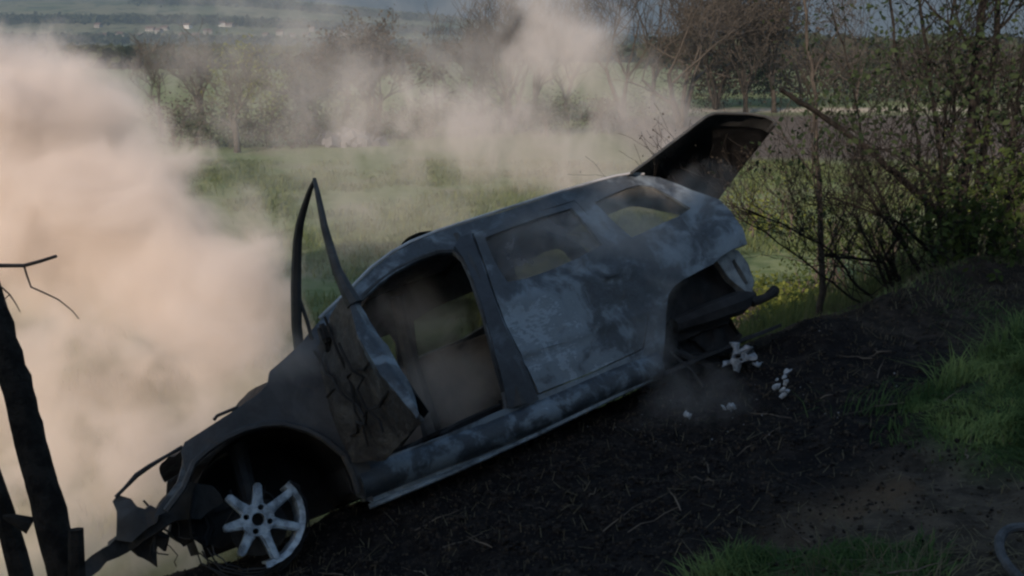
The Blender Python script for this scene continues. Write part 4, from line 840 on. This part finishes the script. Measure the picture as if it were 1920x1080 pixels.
# rear wheel remains: half-melted spoke star lying back against the earth
e = empty('melted_wheel', q(1385, 671, 5.28)); tag(e, 'half-melted alloy wheel star standing on the earth below the raised rear end', 'wheel')
bm = wheelmesh(28, None, (0, 1, 3, 4, 6), .24, 1.7); bmesh.ops.scale(bm, vec=(.52, .8, .52), verts=bm.verts); bmesh.ops.recalc_face_normals(bm, faces=bm.faces)
for v in bm.verts: v.co += Vector((noise.noise(v.co * 20), 0, noise.noise(v.co * 20 + Vector((9, 0, 0))))) * .035
obj('spokes', bm, simple('melted_alloy', (.34, .38, .43), (.10, .12, .14), 18, .5, .6, .4), e, 30); e.rotation_euler = (R(-12), R(-30), R(-14)); 
bm = bmesh.new(); tube(bm, [(0, .03, 0), (.02, .25, -.02)], .05, 10); obj('hub', bm, M['black'], e)
def splash(name, u, v, k, label, w_, h_, seed, n=9):
    e = onground(name, u, v, k, label, 'debris'); rg = random.Random(seed); bm = bmesh.new()
    for i in range(n):
        m = Matrix.Translation((rg.uniform(-w_, w_), rg.uniform(-.03, .03), .02 + rg.uniform(0, h_))) @ Matrix.Rotation(rg.uniform(0, 3), 4, 'Y') @ Matrix.Diagonal((rg.uniform(.005, .026), rg.uniform(.005, .012), rg.uniform(.004, .018), 1))
        bmesh.ops.create_icosphere(bm, subdivisions=2, radius=1, matrix=m)
    for v_ in bm.verts: v_.co += v_.normal * 0 + Vector((1, 1, 1)) * .006 * noise.noise(v_.co * 60)
    obj('melted_lump', bm, M['ashw'], e, 50)
splash('molten_aluminium', 1462, 785, 5.0, 'bright upright lump of melted aluminium right of the wheel star', .035, .15, 3, 12)
splash('molten_aluminium', 1418, 738, 5.4, 'small flat splash of melted aluminium just below the wheel star', .03, .01, 5, 5)
splash('molten_aluminium', 1365, 800, 5.0, 'scattered droplets of melted aluminium on the black ash', .045, .01, 6, 7)
splash('molten_aluminium', 1290, 812, 5.0, 'few pale droplets on the ash under the rear sill', .02, .01, 7, 4)
e = onground('dry_stick', 815, 990, 3.3, 'pale dry stick lying on the burnt soil under the sill', 'stick')
bm = bmesh.new(); p0 = Vector(q(783, 957, 3.45)) - e.location; p1 = Vector(q(850, 1028, 3.1)) - e.location; dz = gz(*(Vector(q(783, 957, 3.45))[:2])) + .02 - q(783, 957, 3.45)[2]; dz1 = gz(*(Vector(q(850, 1028, 3.1))[:2])) + .02 - q(850, 1028, 3.1)[2]
tube(bm, wiggle(p0 + Vector((0, 0, dz)), p1 + Vector((0, 0, dz1)), 6, .012), [.006, .009, .008, .009, .007, .006, .003], 6); obj('wood', bm, M['stick'], e)
e = empty('rubber_hose', q(1958, 1018, 2.75)); e.location.z = gz(*e.location[:2]) + .03; tag(e, 'grey rubber hoop half out of frame in the grass at the lower right corner', 'hoop')
bm = bmesh.new(); tube(bm, [(.115 * math.cos(a), .13 * math.sin(a), .04 * math.sin(a) + .03) for a in np.linspace(0, 2 * math.pi, 41)], .015, 8, False); bmesh.ops.remove_doubles(bm, verts=bm.verts, dist=.002); obj('ring', bm, M['rubber'], e)
# ------------------------------------------------------------------ smoke
def smoke(name, label, blobs, dens, nscale, thr, wid, col=(.95, .88, .82), aniso=.25, seed=0., stretch=(1, 1, 1), pad=1.12, step=1.0, det=5, amp=1.7):
    """one drifting body of smoke: a hull round its puffs; density falls off from each puff and is torn by noise"""
    bm = bmesh.new(); C0 = Vector(blobs[0][0])
    for c, r, k in blobs:
        bmesh.ops.create_icosphere(bm, subdivisions=3, radius=1, matrix=Matrix.Translation(Vector(c) - C0) @ Matrix.Diagonal((r[0] * pad, r[1] * pad, r[2] * pad, 1)))
    me = bpy.data.meshes.new(name); bm.to_mesh(me); bm.free()
    t = NT(name); P = t.coord('Object')
    f = None
    for c, r, k in blobs:
        mp = t.n('ShaderNodeVectorMath', operation='SUBTRACT'); t.l(P, mp.inputs[0]); mp.inputs[1].default_value = Vector(c) - C0
        dv = t.n('ShaderNodeVectorMath', operation='DIVIDE'); t.l(mp.outputs[0], dv.inputs[0]); dv.inputs[1].default_value = r
        ln = t.n('ShaderNodeVectorMath', operation='LENGTH'); t.l(dv.outputs[0], ln.inputs[0])
        g = t.math('MULTIPLY', t.math('SUBTRACT', 1.0, ln.outputs['Value'], clamp=True), k)
        f = g if f is None else t.math('MAXIMUM', f, g)
    mp = t.n('ShaderNodeMapping'); t.l(P, mp.inputs[0]); mp.inputs['Scale'].default_value = stretch; mp.inputs['Location'].default_value = (seed, seed * .7, 0)
    n = t.noise(mp.outputs[0], nscale, det, .62, .5)
    d = t.math('ADD', f, t.math('MULTIPLY', t.math('SUBTRACT', n, .5), amp))
    d = t.math('MULTIPLY', t.ramp(d, thr, thr + wid), t.ramp(f, .0, .15))
    pv = t.n('ShaderNodeVolumePrincipled'); pv.inputs['Color'].default_value = (*col, 1); pv.inputs['Anisotropy'].default_value = aniso
    t.l(t.math('MULTIPLY', d, dens), pv.inputs['Density']); t.l(pv.outputs[0], t.out.inputs['Volume'])
    o = link(name, me, t.m); o.location = C0
    rm = o.modifiers.new('hull', 'REMESH'); rm.mode = 'VOXEL'; rm.voxel_size = max(b[1][0] for b in blobs) * .14
    t.m.cycles.volume_step_rate = step
    tag(o, label, 'smoke', kind='stuff'); return o
Bq = lambda u, v, k, rx, ry, rz, s=1.0: (q(u, v, k), (rx, ry, rz), s)
smoke('smoke_plume', 'thick peach-white smoke plume rolling up from the car front to the upper left', [
    Bq(0, 310, 9.0, 2.0, 1.4, 1.75, 1.45), Bq(-260, 230, 9.3, 1.8, 1.5, 1.7, 1.3), Bq(160, 420, 8.6, 1.7, 1.2, 1.45, 1.3), Bq(330, 500, 8.2, 1.35, 1.0, 1.15, .95),
    Bq(420, 560, 7.8, .95, .8, .9, .9), Bq(120, 240, 8.8, 1.1, 1.0, 1.1, 1.2), Bq(-150, 600, 8.6, 1.6, 1.3, 1.6, .9)],
    2.6, 1.25, .15, .48, seed=12.9, step=.45, amp=2.0, det=7)
smoke('smoke_wisps', 'thinner torn smoke between the plume and the car nose with the ground showing through', [
    Bq(160, 760, 7.6, 1.7, 1.0, 1.3, .9), Bq(400, 680, 7.3, 1.1, .8, .9, .9), Bq(300, 900, 6.8, 1.3, .9, 1.0, .85), Bq(100, 1030, 6.3, 1.2, .8, .9, .85), Bq(-100, 850, 7.6, 1.2, .9, 1.3, .9)],
    1.5, 1.9, .18, .42, seed=6.1, step=.6, amp=2.2)
smoke('smoke_drift', 'thin beige smoke drifting up behind the roof and tailgate', [
    Bq(1130, 300, 7.6, .95, .7, .6, .85), Bq(960, 270, 8.4, 1.1, .8, .7, .8), Bq(1230, 240, 8.0, .8, .7, .65, .8), Bq(1110, 140, 9.0, .8, .6, .9, .85), Bq(1030, 0, 9.8, .7, .6, 1.0, .85), Bq(820, 240, 9.2, 1.3, .8, .7, .75), Bq(1010, 110, 9.4, .8, .6, .8, .8), Bq(690, 200, 9.8, 1.0, .6, .8, .7)],
    1.15, 1.6, .15, .5, seed=5.1, stretch=(1.3, 1, 1), step=.5, amp=2.2)
smoke('smoke_field', 'faint smoke haze hanging over the grass between plume and car', [
    Bq(620, 330, 10.5, 1.8, 1.2, 1.5, .8), Bq(800, 420, 9.6, 1.4, 1.0, 1.0, .8), Bq(560, 120, 13, 3.0, 1.4, 1.8, .7), Bq(900, 120, 13, 2.5, 1.4, 1.6, .6)],
    .40, 1.3, .10, .6, seed=9.4, step=.8, det=4, amp=2.0)
smoke('smoke_veil', 'thin grey smoke seeping over the rear door, the rear wheel arch and the bonnet', [
    Bq(1235, 600, 4.85, .20, .20, .55, .9), Bq(1160, 430, 4.95, .60, .22, .36, .95), Bq(1270, 740, 4.9, .6, .3, .34, .62), Bq(540, 680, 4.12, .24, .2, .2, 1.0), Bq(1310, 370, 5.4, .35, .3, .3, .75), Bq(1000, 420, 5.0, .5, .2, .25, .6)],
    1.0, 3.2, .16, .6, seed=1.7, step=.6, amp=1.8)
smoke('smoke_cabin', 'brownish smoke filling the cabin of the car', [
    Bq(850, 720, 5.3, .50, .40, .36, 1.2), Bq(800, 600, 5.4, .45, .4, .4, .8), Bq(1000, 500, 5.5, .6, .45, .32, .95)],
    1.1, 3.0, .14, .6, seed=3.7, step=.7, amp=1.4)
# ------------------------------------------------------------------ air: one closed box of even haze
bm = bmesh.new(); bmesh.ops.create_cube(bm, size=1, matrix=Matrix.Translation((0, 2050, 158)) @ Matrix.Diagonal((10800, 5200, 320, 1)))
hz = obj('haze', bm, None, None, None); t = NT('haze'); pv = t.n('ShaderNodeVolumePrincipled'); pv.inputs['Color'].default_value = (.20, .265, .33, 1)
pv.inputs['Density'].default_value = .0006; pv.inputs['Anisotropy'].default_value = .1; t.l(pv.outputs[0], t.out.inputs['Volume']); hz.data.materials.append(t.m); tag(hz, kind='stuff')
